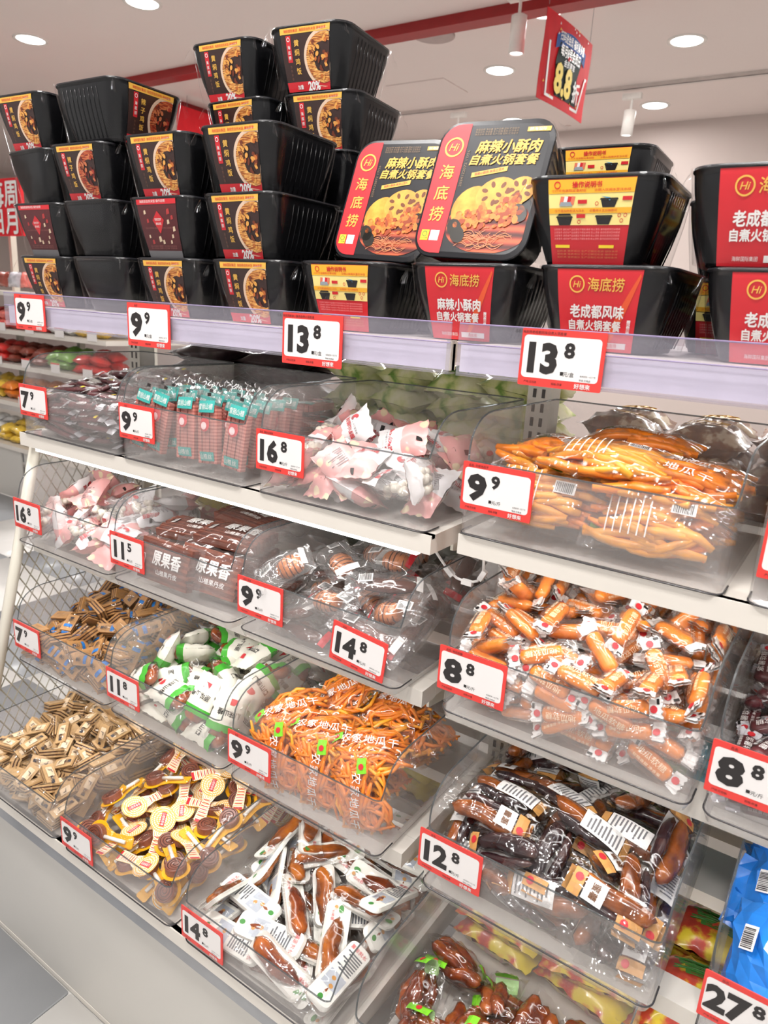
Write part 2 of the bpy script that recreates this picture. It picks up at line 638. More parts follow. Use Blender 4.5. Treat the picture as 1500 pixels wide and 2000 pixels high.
for ux in (-0.035, 0.913, 1.90):
    mb = MB()
    # upright channel with slot pairs on the face
    mb.span((ux - 0.018, 0.285, 0.0), (ux + 0.018, 0.325, 1.30))
    up = part(mb, 'upright', METAL)
    mb = MB()
    for k in range(44):
        z = 0.35 + k * 0.0215
        for dx in (-0.007, 0.007):
            mb.span((ux + dx - 0.0025, 0.2842, z), (ux + dx + 0.0025, 0.286, z + 0.013))
    o = mb.build('slots', pbr('slot_dark', S(70, 66, 62), 0.7), up)
for b, (xa, xb) in enumerate(BAYS):
    # top shelf
    mb = MB().span((xa, 0.012, 1.268), (xb, 0.30, 1.292)).span((xa, 0.31, 1.268), (xb, 0.60, 1.292))
    part(mb, 'top_shelf', SHELFW)
    for t, (yf, z) in TIER.items():
        dz = 0.012 if (b == 1 and t == 1) else 0.0
        if t in (1, 4):
            mb = MB()
            mb.span((xa, yf + 0.004, z - 0.006 + dz), (xb, 0.283, z - 0.001 + dz))
            mb.span((xa, yf + 0.002, z - 0.026 + dz), (xb, yf + 0.012, z - 0.001 + dz))
            mb.span((xa, yf + 0.012, z - 0.026 + dz), (xa + 0.012, 0.283, z - 0.006 + dz))
            mb.span((xb - 0.012, yf + 0.012, z - 0.026 + dz), (xb, 0.283, z - 0.006 + dz))
            part(mb, 'shelf', SHELFW)
        else:
            # open frame: front beam, end arms and a rear strip; the bins overhang the beam
            zt = z - BASEH
            fy = yf + 0.042
            part(MB().span((xa, fy, zt - 0.024), (xb, fy + 0.036, zt)), 'front_beam', SHELFW)
            part(MB().span((xa, 0.185, zt - 0.020), (xb, 0.283, zt)), 'rear_strip', SHELFW)
            for x in (xa, (xa + xb) / 2 - 0.015, xb - 0.030):
                part(MB().span((x, fy + 0.0365, zt - 0.022), (x + 0.030, 0.1845, zt)), 'arm', SHELFW)
        mb = MB().span((xa, 0.327, z - 0.026 + dz), (xb, 0.66 + (0.05 * (t - 1)), z - 0.001 + dz))
        part(mb, 'rear_shelf', SHELFW)
        # brackets under each end
        for x in (xa + 0.004, xb - 0.008):
            mb = MB()
            y0, y1 = yf + 0.07, 0.284
            zb = z - 0.026 + dz - (BASEH if t in (2, 3) else 0)
            mb.add([(x, y0, zb), (x, y1, zb), (x, y1, zb - 0.05), (x, y0, zb - 0.012), (x + .004, y0, zb), (x + .004, y1, zb), (x + .004, y1, zb - 0.05), (x + .004, y0, zb - 0.012)],
                   [(0, 1, 2, 3), (7, 6, 5, 4), (0, 4, 5, 1), (1, 5, 6, 2), (2, 6, 7, 3), (3, 7, 4, 0)])
            part(mb, 'bracket', METAL)
    # base: steel channel and kick panel
    part(MB().span((xa, -0.150, 0.322), (xb, -0.138, 0.3475)), 'base_channel', pbr('channel_grey', S(150, 152, 156), 0.3, metal=0.4))
    part(MB().span((xa, -0.138, 0.0), (xb, -0.128, 0.345)), 'kick_panel', pbr('kick_grey', S(196, 193, 187), 0.4, var=0.02, vscale=4))
    part(MB().span((xa, -0.1385, 0.0), (xb, -0.1395, 0.012)), 'kick_strip', SHELFW)
# end frame with diamond mesh
EX = -0.022
yz = lambda z: 0.036 + (z - 1.025) * (0.110 / 0.427)
FZ0, FZ1 = 0.35, 1.05
part(MB().tube([(EX, yz(FZ1), FZ1), (EX, yz(FZ0), FZ0)], 0.011, 8), 'end_frame_post', METAL, True)
part(MB().tube([(EX, yz(FZ1), FZ1), (EX, 0.29, FZ1)], 0.008, 8), 'end_frame_bar', METAL, True)
part(MB().span((EX - .008, -0.12, 0.0), (EX, 0.29, 0.35)), 'end_panel', SHELFW)
mb = MB()
PD = 0.0235
y_back = 0.285
for s_ in (-1, 1):
    for k in range(-40, 60):
        # wires z = z0 + s*1.75*(y) clipped to the frame
        z0 = FZ0 + k * PD * 1.75
        P = []
        for y in np.linspace(-0.16, y_back, 90):
            z = z0 + s_ * 1.75 * (y + 0.16)
            if FZ0 < z < FZ1 and y > yz(z) + 0.004:
                P.append((EX, y, z))
        if len(P) > 1:
            mb.tube([P[0], P[-1]], 0.0015, 4)
o = part(mb, 'wire_mesh', pbr('mesh_wire', S(160, 156, 142), 0.4))
o['kind'] = 'stuff'
# led strips under the shelves
LED = pbr('led_strip', (1, 1, 1), 0.4, emit=(1, 0.98, 0.95), estr=7.0)
for b, (xa, xb) in enumerate(BAYS):
    for t, (yf, z) in list(TIER.items())[:3]:
        dz = 0.012 if (b == 1 and t == 1) else 0.0
        yy = yf + (0.006 if (t == 1 and b == 0) else (0.03 if t == 1 else 0.055))
        dz -= (BASEH - 0.002) if t > 1 else 0.0
        part(MB().span((xa + 0.05, yy - 0.003, z - 0.031 + dz), (xb - 0.02, yy + 0.006, z - 0.0262 + dz)), 'led_strip', LED)
        area('shelf_led', ((xa + xb) / 2, yy + 0.01, z - 0.034 + dz), 0.88, 0.5, (0.5, 0, 0), 0.012)
    part(MB().span((xa + 0.05, 0.03, 1.263), (xb - 0.02, 0.04, 1.2678)), 'led_strip', LED)
    area('shelf_led', ((xa + xb) / 2, 0.04, 1.26), 0.88, 0.5, (0.5, 0, 0), 0.012)
    part(MB().span((xa + 0.05, 0.58, 1.263), (xb - 0.02, 0.59, 1.2678)), 'led_strip', LED)
    area('shelf_led', ((xa + xb) / 2, 0.57, 1.26), 0.88, 1.2, (-0.6, 0, 0), 0.012)
# looping white led cable between the bays
cab = MB().tube([(0.876, 0.06, 1.025), (0.877, 0.09, 0.995), (0.884, 0.10, 0.979), (0.899, 0.10, 0.971), (0.917, 0.10, 0.969), (0.930, 0.10, 0.975), (0.938, 0.10, 0.988), (0.941, 0.09, 1.012), (0.945, 0.06, 1.03)], 0.002, 6).build('led_cable', WHITE)
tag(cab, 'white lighting cable with plugs looping between two shelves', 'cable')
for c, r in (((0.886, 0.10, 0.978), 0.7), ((0.915, 0.10, 0.969), 0.0), ((0.937, 0.10, 0.985), -1.1)):
    MB().box(c, (0.016, 0.007, 0.007), 0, Matrix.Rotation(r, 3, 'Y')).build('plug', WHITE, cab)

# price rails along the top shelf
RAILC = film('rail_clear', (0.93, 0.915, 0.955), haze=0.10, rough=0.06, bump=0.0, f0=0.04, hcol=(0.80, 0.76, 0.86))
for b, (xa, xb) in enumerate(((-0.02, 0.916), (0.926, 1.90))):
    t = empty('price_rail', (xa, 0, 1.26))
    tag(t, ['lilac clear price rail under the black rice boxes', 'clear price rail under the red hot pot boxes'][b], 'price rail')
    L_ = xb - xa
    MB().span((0, 0.004, 0.0), (L_, 0.010, 0.030)).build('backing', pbr('rail_white', S(230, 227, 233), 0.35), t)
    mb = MB()
    mb.span((0, -0.004, -0.002), (L_, -0.002, 0.053))
    mb.span((0, -0.004, -0.004), (L_, 0.012, -0.002))
    mb.build('clear_cover', RAILC, t)
    mb = MB()
    mb.tube([(0, -0.003, 0.0535), (L_, -0.003, 0.0535)], 0.0009, 5)
    mb.tube([(0, -0.004, 0.0315), (L_, -0.004, 0.0315)], 0.0008, 5)
    mb.build('ridge', pbr('rail_ridge', S(150, 138, 172), 0.3), t)
    MB().span((L_ - 0.006, -0.001, 0.0), (L_, 0.012, 0.034)).build('end_clip', METAL, t)

#==BINS==
# ------------------------------------------------------------------ acrylic bins


def bin_meshes(W, D, HF, HS, TH=0.0025, r=0.014):
    def h(y):
        q = max(0.0, min(1.0, (y - r * 0.6) / 0.06))
        return HF + (HS - HF) * math.sqrt(max(0.0, 1 - (1 - q) ** 2.4))
    path = []
    ys = [D - r] + list(np.linspace(D - 0.03, 0.10, 6)) + [0.08, 0.065, 0.05, 0.038, 0.028, 0.02]
    for y in ys:
        path.append((0, y))
    for i in range(6):
        t = PI + PI / 2 * i / 5
        path.append((r + r * math.cos(t), r + r * math.sin(t)))
    for i in range(6):
        t = -PI / 2 + PI / 2 * i / 5
        path.append((W - r + r * math.cos(t), r + r * math.sin(t)))
    for y in ys[::-1]:
        path.append((W, y))
    for cx, a in ((W - r, 0), (r, PI / 2)):
        for i in range(1, 5):
            t = a + PI / 2 * i / 5
            path.append((cx + r * math.cos(t), D - r + r * math.sin(t)))
    path = np.array(path)
    n = len(path)
    T = np.roll(path, -1, 0) - np.roll(path, 1, 0)
    T /= np.linalg.norm(T, axis=1)[:, None]
    inn = path + TH * np.column_stack((-T[:, 1], T[:, 0]))
    H = np.array([h(y) for x, y in path])
    o0 = np.column_stack((path, np.zeros(n)))
    o1 = np.column_stack((path, H))
    i1 = np.column_stack((inn, H))
    i0 = np.column_stack((inn, np.full(n, TH)))
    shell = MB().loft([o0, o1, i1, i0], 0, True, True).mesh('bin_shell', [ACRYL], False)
    rim = MB().tube(o1 + (i1 - o1) / 2, TH * 0.48, 5, 0, True).mesh('rim', [RIM], True)
    k0, k1 = len(ys) - 3, len(ys) + 12 + 3
    base = MB().tube(o0[k0:k1] + np.array((0, -0.0006, 0.0012)), 0.0011, 5).mesh('base_edge', [EDGE], True)
    inn2 = path + 0.004 * np.column_stack((-T[:, 1], T[:, 0]))
    low = path + 0.007 * np.column_stack((-T[:, 1], T[:, 0]))
    tray = MB().loft([np.column_stack((path, np.full(n, -0.0006))), np.column_stack((inn2, np.full(n, -BASEH + 0.003))), np.column_stack((low, np.full(n, -BASEH + 0.0003)))], 0, False, False).mesh('base_tray', [BASEC], True)
    return shell, rim, base, tray


BINS = {}
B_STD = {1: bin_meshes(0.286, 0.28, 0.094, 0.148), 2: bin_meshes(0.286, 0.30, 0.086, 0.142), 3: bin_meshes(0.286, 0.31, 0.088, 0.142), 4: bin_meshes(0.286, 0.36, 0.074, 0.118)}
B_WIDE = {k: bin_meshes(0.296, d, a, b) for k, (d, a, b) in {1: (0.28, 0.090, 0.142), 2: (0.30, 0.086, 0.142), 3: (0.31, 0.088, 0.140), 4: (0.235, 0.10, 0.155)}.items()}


def make_bin(key, x, tier, label, wide=False, dz=0.0, dy=0.0):
    yf, z = TIER[tier]
    sh, rm, be, tr = (B_WIDE if wide else B_STD)[tier]
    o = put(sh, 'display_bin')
    o.location = (x, yf + dy, z + dz)
    tag(o, label, 'bin', 'clear acrylic display bins')
    put(rm, 'rim', o)
    put(be, 'base_edge', o)
    if tier in (2, 3):
        put(tr, 'base_tray', o)
    BINS[key] = (x, yf + dy, z + dz, 0.296 if wide else 0.286, {1: 0.28, 2: 0.30, 3: 0.31, 4: 0.235 if wide else 0.36}[tier])
    return o


make_bin('A', 0.002, 1, 'clear bin of dark fruit sticks under the first 9.9 rail card')
make_bin('B', 0.300, 1, 'clear bin of upright teal-printed fruit bar packs')
make_bin('C', 0.612, 1, 'clear bin of white and pink yogurt hawthorn pouches beside the upright')
make_bin('D', 0.944, 1, 'wide clear bin of dried sweet potato bags on the highest tier', True, 0.012)
make_bin('D2', 1.262, 1, 'clear bin cut off by the picture edge beside the sweet potato bags', True, 0.012)
make_bin('P', 0.004, 2, 'clear bin of white pouches against the mesh end panel')
make_bin('Q', 0.302, 2, 'clear bin of brown fruit leather bags marked 11.5')
make_bin('F', 0.606, 2, 'clear bin of vacuum-packed snacks with two price cards')
make_bin('E', 0.956, 2, 'clear bin heaped with orange wrapped sweets', True)
make_bin('E2', 1.264, 2, 'clear bin of silver and purple wrapped sweets', True)
make_bin('H', 0.006, 3, 'clear bin of brown wafer blocks with blue print')
make_bin('I', 0.304, 3, 'clear bin of green-banded white hawthorn bags')
make_bin('J', 0.608, 3, 'clear bin of orange sweet potato strip bags on the third tier')
make_bin('G', 0.962, 3, 'clear bin of dark glazed sweet potato packs marked 12.8', True)
make_bin('G2', 1.302, 3, 'clear bin of shiny blue bags')
make_bin('K', -0.012, 4, 'bottom clear bin of pale wafer blocks by the mesh end')
make_bin('L', 0.300, 4, 'bottom clear bin of hawthorn roll lollipops')
make_bin('M', 0.614, 4, 'bottom clear bin of white sweet potato trays')
make_bin('N', 0.942, 4, 'bottom clear bin of glossy date bags with green labels', True, 0.0, -0.012)

# ------------------------------------------------------------------ price cards
CARDW = pbr('card_white', S(230, 226, 224), 0.4, var=0.01)
CARDR = pbr('card_red', S(222, 62, 56), 0.4, var=0.03)
INK = pbr('card_ink', S(38, 34, 34), 0.45, var=0.02)
CLEARP = film('card_pocket', haze=0.05, rough=0.05, bump=0.0)
TW, THT = 0.089, 0.058


def price_card(x, y, ztop, big, small, label, unit='元/斤', s=1.0, rx=0.0, ry=0.0, name_line='品名:'):
    t = empty('price_card', (x, y, ztop))
    t.rotation_euler = (rx, ry, 0)
    tag(t, label, 'price card', 'red-framed price cards')
    W_, H_ = TW * s, THT * s
    # local: x right, z up from the top edge, face towards -y
    xf = lambda V: np.column_stack((V[:, 0], -V[:, 2], V[:, 1]))
    mb = MB()
    mb.loft([[(a, b, z) for a, b in rrect_pts(0, -H_, W_, 0, 0.0015, 2)] for z in (-0.0006, 0.0006)])
    mb.build('red_frame', CARDR, t, False, xf)
    mb = MB()
    poly(mb, rrect_pts(0.003 * s, -H_ + 0.0085 * s, W_ - 0.004 * s, -0.0065 * s, 0.004, 4), 0, 0.0008)
    c = mb.build('white_face', CARDW, t, False, xf)
    mb = MB()
    nb = len(big)
    cx = 0.020 * s if nb == 1 else 0.025 * s
    put_text(mb, big, cx, -0.029 * s, 0.040 * s, 0, 0.0011, bold=0.05, sx=1.18 if nb == 1 else 0.98)
    put_text(mb, small, cx + (0.023 if nb == 1 else 0.028) * s, -0.0195 * s, 0.020 * s, 0, 0.0011, bold=0.04, sx=1.1)
    rect(mb, cx + (0.0165 if nb == 1 else 0.0205) * s, -0.0445 * s, cx + (0.0200 if nb == 1 else 0.024) * s, -0.041 * s, 0, 0.0011)
    put_text(mb, unit, cx + (0.026 if nb == 1 else 0.0295) * s, -0.043 * s, 0.0052 * s, 0, 0.0011)
    put_text(mb, '会员好价一扫了然', 0.0745 * s, -0.0435 * s, 0.0022 * s, 0, 0.0011, fit=0.016 * s)
    put_text(mb, '等级:合格品', 0.072 * s, -0.0475 * s, 0.0022 * s, 0, 0.0011, fit=0.012 * s)
    put_text(mb, name_line, 0.02 * s, -0.0035 * s, 0.0034 * s, 0, 0.0011)
    put_text(mb, '产地:见包装', 0.014 * s, -H_ + 0.0042 * s, 0.0028 * s, 0, 0.0011)
    put_text(mb, '规格:称重', 0.043 * s, -H_ + 0.0042 * s, 0.0028 * s, 0, 0.0011)
    put_text(mb, '好想来', 0.070 * s, -H_ + 0.0042 * s, 0.0056 * s, 1, 0.0011, bold=0.02)
    mb.build('lettering', [INK, CARDW], c, False, xf)
    return t


def bin_card(key, big, small, label, dx=0.002, dztop=0.0, off=0.0022, **k):
    x, y, z, W_, D_ = BINS[key]
    hf = {'K': 0.074, 'L': 0.074, 'M': 0.074, 'N': 0.10}.get(key, 0.088)
    return price_card(x + dx, y - off, z + hf + dztop, big, small, label, **k)


bin_card('A', '7', '9', 'price card 7.9 on the bin of dark fruit sticks', dztop=0.006)
bin_card('B', '9', '9', 'price card 9.9 on the bin of teal-printed packs', dztop=0.006)
bin_card('C', '16', '8', 'price card 16.8 on the yogurt pouch bin beside the upright', dztop=0.006, name_line='品名: 酸奶山楂球')
bin_card('D', '9', '9', 'price card 9.9 on the sweet potato bag bin of the highest tier', dztop=0.002, name_line='品名: 农家地瓜干')
bin_card('D2', '9', '9', 'price card cut off at the picture edge near the sweet potato bags', dx=0.004, dztop=0.0)
bin_card('P', '16', '8', 'price card 16.8 on the pouch bin by the mesh end')
bin_card('Q', '11', '5', 'price card 11.5 on the brown fruit leather bin')
bin_card('F', '9', '9', 'price card 9.9 below the egg pack leaning over its bin', name_line='品名: 卤味')
bin_card('F', '14', '8', 'price card 14.8 hanging aslant on the sausage bin', dx=0.184, dztop=-0.016, off=0.004, ry=0.10)
bin_card('E', '8', '8', 'price card 8.8 on the bin of orange wrapped sweets', dx=-0.004, name_line='品名: 地瓜软糖')
bin_card('E2', '8', '8', 'price card 8.8 on the bin of silver and purple sweets', dx=-0.002)
bin_card('H', '7', '9', 'price card 7.9 on the bin of blue-printed wafers')
bin_card('I', '11', '8', 'price card 11.8 on the green-banded bag bin')
bin_card('J', '9', '9', 'price card 9.9 on the sweet potato strip bin of the third tier')
bin_card('G', '12', '8', 'price card 12.8 on the dark glazed sweet potato bin', dx=-0.004)
bin_card('G2', '27', '8', 'price card 27.8 on the blue bag bin', dx=-0.002, dztop=0.004)
bin_card('L', '9', '9', 'price card 9.9 on the lollipop bin at the bottom', dztop=-0.006)
bin_card('M', '14', '8', 'price card 14.8 on the white tray bin at the bottom', dztop=-0.006)
price_card(0.020, -0.0062, 1.3125, '9', '9', 'first price card 9.9 on the top rail at its far end', '元/盒', 1.05)
price_card(0.340, -0.0062, 1.3115, '9', '9', 'price card 9.9 on the top rail under the rice boxes', '元/盒', 1.12)
price_card(0.664, -0.0062, 1.3125, '13', '8', 'price card 13.8 on the lilac rail below the instruction box', '元/盒', 1.12, name_line='品名: 海底捞麻辣小酥肉自煮火锅套餐')
price_card(1.004, -0.0062, 1.3135, '13', '8', 'largest price card 13.8 below the Chengdu hot pot box', '元/盒', 1.02, name_line='品名: 海底捞老成都风味自煮火锅套餐')

# ------------------------------------------------------------------ boxed meals on the top shelf
TRAYB = pbr('tray_black', S(20, 20, 22), 0.22, var=0.1, vscale=30, spec=0.35)
LIDB = pbr('lid_black', S(30, 30, 34), 0.3, var=0.08)
LBROWN = pbr('label_brown', S(52, 30, 26), 0.4, var=0.15, vscale=60)
LGOLD = pbr('label_gold', S(232, 178, 72), 0.4, var=0.04)
LRED = pbr('label_red', S(204, 34, 44), 0.38, var=0.03, vscale=30)
LDRED = pbr('label_dark_red', S(84, 24, 28), 0.4, var=0.1, vscale=50)
LCREAM = pbr('label_cream', S(247, 226, 142), 0.4, var=0.02)
LORNG = pbr('label_orange', S(240, 176, 44), 0.4, var=0.03)
CREAMW = pbr('bowl_white', S(226, 196, 170), 0.4, var=0.08, vscale=80)
FOOD_Y = pattern('stew_print', 'cells', [S(120, 56, 26), S(176, 96, 40), S(226, 158, 78), S(244, 200, 120)], 120, 0.4)
FOOD_R = pattern('chilli_chicken_print', 'cells', [S(84, 22, 18), S(150, 44, 28), S(188, 84, 44), S(214, 138, 84)], 95, 0.4)
FRIED = pattern('fried_pork_print', 'noise', [S(140, 46, 14), S(214, 102, 30), S(240, 150, 62)], 130, 0.4, pos=[0.3, 0.5, 0.7])
SOUP = pattern('soup_print', 'Y', [S(70, 18, 14), S(150, 48, 28), S(196, 92, 52)], 22, 0.4)
POTATO = pattern('potato_print', 'noise', [S(206, 136, 36), S(230, 172, 64)], 60, 0.4, pos=[0.35, 0.65])
HOLE = pbr('lotus_hole', S(112, 56, 20), 0.4)
BW, BD, BH = 0.147, 0.162, 0.0865   # lid width, depth, box height
RC = 0.026


def inset(t):
    return 0.0205 * (1 - t) ** 1.5 + 0.0012 if t < 0.965 else 0.0


def ring_at(w_, d_, e, z, r, n=6):
    return [(x, y, z) for x, y in rrect_pts(e, e, w_ - e, d_ - e, r, n)]


def tray_meshes(w_, d_):
    mb = MB()
    mb.loft([ring_at(w_, d_, inset(t), t * BH, RC) for t in (0.0, 0.03, 0.15, 0.35, 0.55, 0.75, 0.9, 0.955)] + [ring_at(w_, d_, 0.0, 0.957 * BH, RC), ring_at(w_, d_, 0.0, 0.985 * BH, RC)], 0)
    # moulded ribs on the long sides
    for sx in (0, 1):
        for k in range(9):
            y = 0.045 + k * 0.0105
            P = [((inset(t) - 0.0006) if sx == 0 else (w_ - inset(t) + 0.0006), y, t * BH) for t in (0.06, 0.3, 0.6, 0.86)]
            mb.tube(P, 0.0009, 5)
    tray = mb.mesh('tray', [TRAYB], True)
    lid = MB().loft([ring_at(w_, d_, 0.0, 0.985 * BH, RC), ring_at(w_, d_, 0.0005, BH, RC), ring_at(w_, d_, 0.006, BH * 1.012, RC - 0.004)], 0).mesh('lid', [LIDB], False)
    rs = np.random.default_rng(3)
    rings = []
    for t in (0.02, 0.3, 0.6, 0.85, 1.0):
        e = 0.0125 * (1 - t) - 0.0016
        R_ = np.array(ring_at(w_, d_, e, t * BH, RC))
        if t < 0.99:
            R_[:, :2] += rs.normal(0, 0.0007, (len(R_), 2))
        rings.append(R_)
    mb = MB().loft(rings, 0, False, False)
    # gathered seal ears at two lid corners
    for cx, cy, a in ((0.006, 0.006, PI * 1.22), (w_ - 0.006, d_ - 0.006, PI * 0.2), (w_ - 0.006, 0.008, -0.6)):
        V, F = [], []
        for i in range(6):
            for j in range(4):
                l = 0.004 + 0.011 * j / 3 * (1 - abs(i - 2.5) / 4)
                aa = a + (i - 2.5) * 0.22
                V.append((cx + l * math.cos(aa), cy + l * math.sin(aa), BH * (0.98 - 0.15 * i / 5 - 0.16 * j / 3) + rs.normal(0, 0.0016)))
        F = [(i * 4 + j, i * 4 + j + 1, (i + 1) * 4 + j + 1, (i + 1) * 4 + j) for i in range(5) for j in range(3)]
        mb.add(V, F)
    return tray, lid, mb.mesh('shrink_film', [FILM2], True)


TRAY = tray_meshes(BW, BD)
LW, LH = 0.046, BH   # half label width


def front_xf(V):
    """label plane (u across, v up 0..1, z off) onto the flared front wall"""
    t = V[:, 1]
    e = np.array([inset(min(max(q, 0), 0.964)) for q in t])
    u = V[:, 0] * (1 - 0.17 * (1 - t))
    return np.column_stack((BW / 2 + u, e - V[:, 2], t * BH))


def squash(mb):
    """v coordinates were given in metres: turn into 0..1 of the height"""
    for V in mb.v:
        V[:, 1] = V[:, 1] / BH
    return mb


O1, O2, O3, O4 = 0.0006, 0.0011, 0.0015, 0.0019


def hi_logo(mb, cx, cy, r, mat, z):
    ring(mb, cx, cy, r * 0.82, r, mat, z)
    put_text(mb, 'Hi', cx, cy, r * 1.05, mat, z, shear=0.25, bold=0.01)


def label_rice(name, pic, meat):
    lab = MB()
    rect(lab, -LW, 0.0, LW, BH * 0.965, 0, O1, 4, 14)
    rect(lab, -LW, BH * 0.86, LW, BH * 0.965, 1, O2, 4, 2)
    rect(lab, -LW, 0.0, LW, 0.0125, 2, O2, 4, 3)
    rect(lab, -0.036, 0.038, -0.027, 0.0725, 2, O2, 1, 6)
    P = MB()
    clip = lambda cx, cy, rx, ry, mat, z: ell(P, cx, cy, rx, ry, mat, z, 26)
    # bowl cropped by the right label edge
    for rx, ry, m_, z in ((0.0385, 0.0375, 0, O2), (0.0335, 0.0325, 1, O3)):
        Q = [(LW, 0.041 - ry * math.sin(1.0))]
        for i in range(27):
            t = -1.25 - (2 * PI - 2.5) * i / 26
            x = min(LW, 0.0345 + rx * math.cos(t))
            Q.append((x, 0.041 + ry * math.sin(t)))
        poly(P, Q[1:], m_, z)
    rs = np.random.default_rng(5)
    for i in range(46):
        a, q = rs.uniform(0, 2 * PI), math.sqrt(rs.uniform(0, 1))
        x, y = 0.0345 + 0.029 * q * math.cos(a), 0.041 + 0.027 * q * math.sin(a)
        if x > LW - 0.005:
            continue
        ell(P, x, y, rs.uniform(.003, .0052), rs.uniform(.0018, .0032), 2 + i % 3, O4, 9, rot=rs.uniform(0, 3))
    T = MB()
    put_text(T, name, -0.0165, 0.044, 0.0092, 0, O3, vertical=True, bold=0.02, sx=1.1)
    put_text(T, '海底捞', -0.0315, 0.0505, 0.0052, 1, O3, vertical=True, bold=0.01)
    ring(T, -0.0315, 0.0675, 0.0021, 0.0030, 1, O3, 14)
    put_text(T, '自热米饭', -0.0315, 0.0245, 0.0040, 3, O3, vertical=True)
    put_text(T, '海鲜国际集团  海底捞自热米饭 美味即享', 0.0, 0.0785, 0.0046, 2, O3, fit=0.078)
    put_text(T, '20%', 0.012, 0.006, 0.0155, 1, O3, bold=0.035)
    put_text(T, '加量', -0.018, 0.0055, 0.0062, 1, O3, bold=0.02)
    return (squash(lab).mesh('label', [LBROWN, LGOLD, LRED], False, front_xf),
            squash(P).mesh('bowl_picture', [CREAMW, pic] + meat, False, front_xf),
            squash(T).mesh('lettering', [GOLD, WHITE, RED, pbr('dull_brown_print', S(120, 78, 60), 0.5)], False, front_xf))


M_Y = [pbr('meat_a', S(226, 162, 78), 0.4), pbr('meat_b', S(190, 104, 44), 0.4), pbr('meat_c', S(112, 48, 24), 0.4)]
M_R = [pbr('meat_d', S(196, 112, 72), 0.4), pbr('meat_e', S(160, 50, 34), 0.4), pbr('meat_f', S(96, 28, 22), 0.4)]


def label_steps():
    """dark red back label with a diamond and little step pictures"""
    lab = MB()
    rect(lab, -LW, 0.010, LW, BH * 0.965, 0, O1, 4, 12)
    rect(lab, -LW, BH * 0.87, LW, BH * 0.965, 1, O2, 4, 2)
    rect(lab, -LW, 0.0, LW, 0.010, 2, O2, 4, 2)
    P = MB()
    poly(P, [(0, 0.066), (0.014, 0.053), (0, 0.034), (-0.014, 0.053)], 0, O2)
    rs = np.random.default_rng(8)
    for x, y in ((-.03, .064), (-.026, .052), (.026, .064), (.034, .056), (.024, .05), (-.03, .03), (-.024, .022), (.03, .03), (.024, .022), (-.004, .026), (.004, .022), (.036, .04)):
        s_ = rs.uniform(.002, .0042)
        poly(P, [(x - s_, y - s_), (x + s_, y - s_ * .6), (x + s_ * .7, y + s_ * 1.3), (x - s_ * .8, y + s_)], 1 + int(rs.integers(0, 2)), O2)
    T = MB()
    put_text(T, '海底捞自热米饭 操作说明', -0.008, 0.0795, 0.0046, 0, O3, fit=0.06)
    put_text(T, '轻松四步', 0, 0.054, 0.0042, 0, O3, fit=0.016)
    put_text(T, '美味米饭', 0, 0.048, 0.0042, 0, O3, fit=0.014)
    for y in (0.042, 0.0165, 0.0135):
        put_text(T, '加入饮用水 静置十五分钟 注意高温', 0.0, y, 0.0026, 1, O3, fit=0.07)
    return (squash(lab).mesh('label', [LDRED, LRED, GREY], False, front_xf),
            squash(P).mesh('step_pictures', [LRED, pbr('step_cream', S(214, 190, 160), 0.5), pbr('step_red', S(176, 52, 52), 0.5)], False, front_xf),
            squash(T).mesh('lettering', [WHITE, pbr('dull_pink_print', S(150, 92, 86), 0.5)], False, front_xf))


def label_hot(name):
    lab = MB()
    rect(lab, -LW, 0.0, LW, BH * 0.965, 0, O1, 4, 14)
    P = MB()
    # faint orange sauce swirls
    Q = [(LW - 0.034 + 0.033 * t, 0.006 + 0.07 * t ** 1.6) for t in np.linspace(0, 1, 10)]
    Q2 = [(x - 0.0015 - 0.006 * math.sin(i / 9 * PI), y + 0.003) for i, (x, y) in enumerate(Q)]
    for i in range(9):
        P.add([(*Q[i], O2), (*Q[i + 1], O2), (*Q2[i + 1], O2), (*Q2[i], O2)], [(0, 1, 2, 3)], 0)
    rect(P, 0.002, 0.0035, LW - 0.008, 0.0095, 1, O2, 1, 2)
    T = MB()
    hi_logo(T, -0.0235, 0.0675, 0.0088, 0, O3)
    put_text(T, '海底捞', 0.0085, 0.0675, 0.0142, 0, O3, bold=0.012, fit=0.040)
    put_text(T, name, 0.0, 0.0405, 0.0142, 1, O3, bold=0.035, fit=0.064 if len(name) == 5 else 0.06)
    put_text(T, '自煮火锅套餐', -0.002, 0.0265, 0.0112, 1, O3, bold=0.035, fit=0.064)
    rect(T, 0.0365, 0.0195, 0.0405, 0.0335, 1, O2, 1, 2)
    put_text(T, '火锅', 0.0385, 0.0265, 0.0046, 2, O4, vertical=True)
    put_text(T, '海鲜国际集团', -0.017, 0.0065, 0.0046, 1, O3, fit=0.026)
    put_text(T, '海底捞', 0.02, 0.0065, 0.0046, 2, O4, fit=0.014)
    return (squash(lab).mesh('label', [LRED], False, front_xf),
            squash(P).mesh('sauce_swirl', [pbr('swirl_orange', S(222, 84, 40), 0.4), WHITE], False, front_xf),
            squash(T).mesh('lettering', [GOLD, WHITE, RED], False, front_xf))


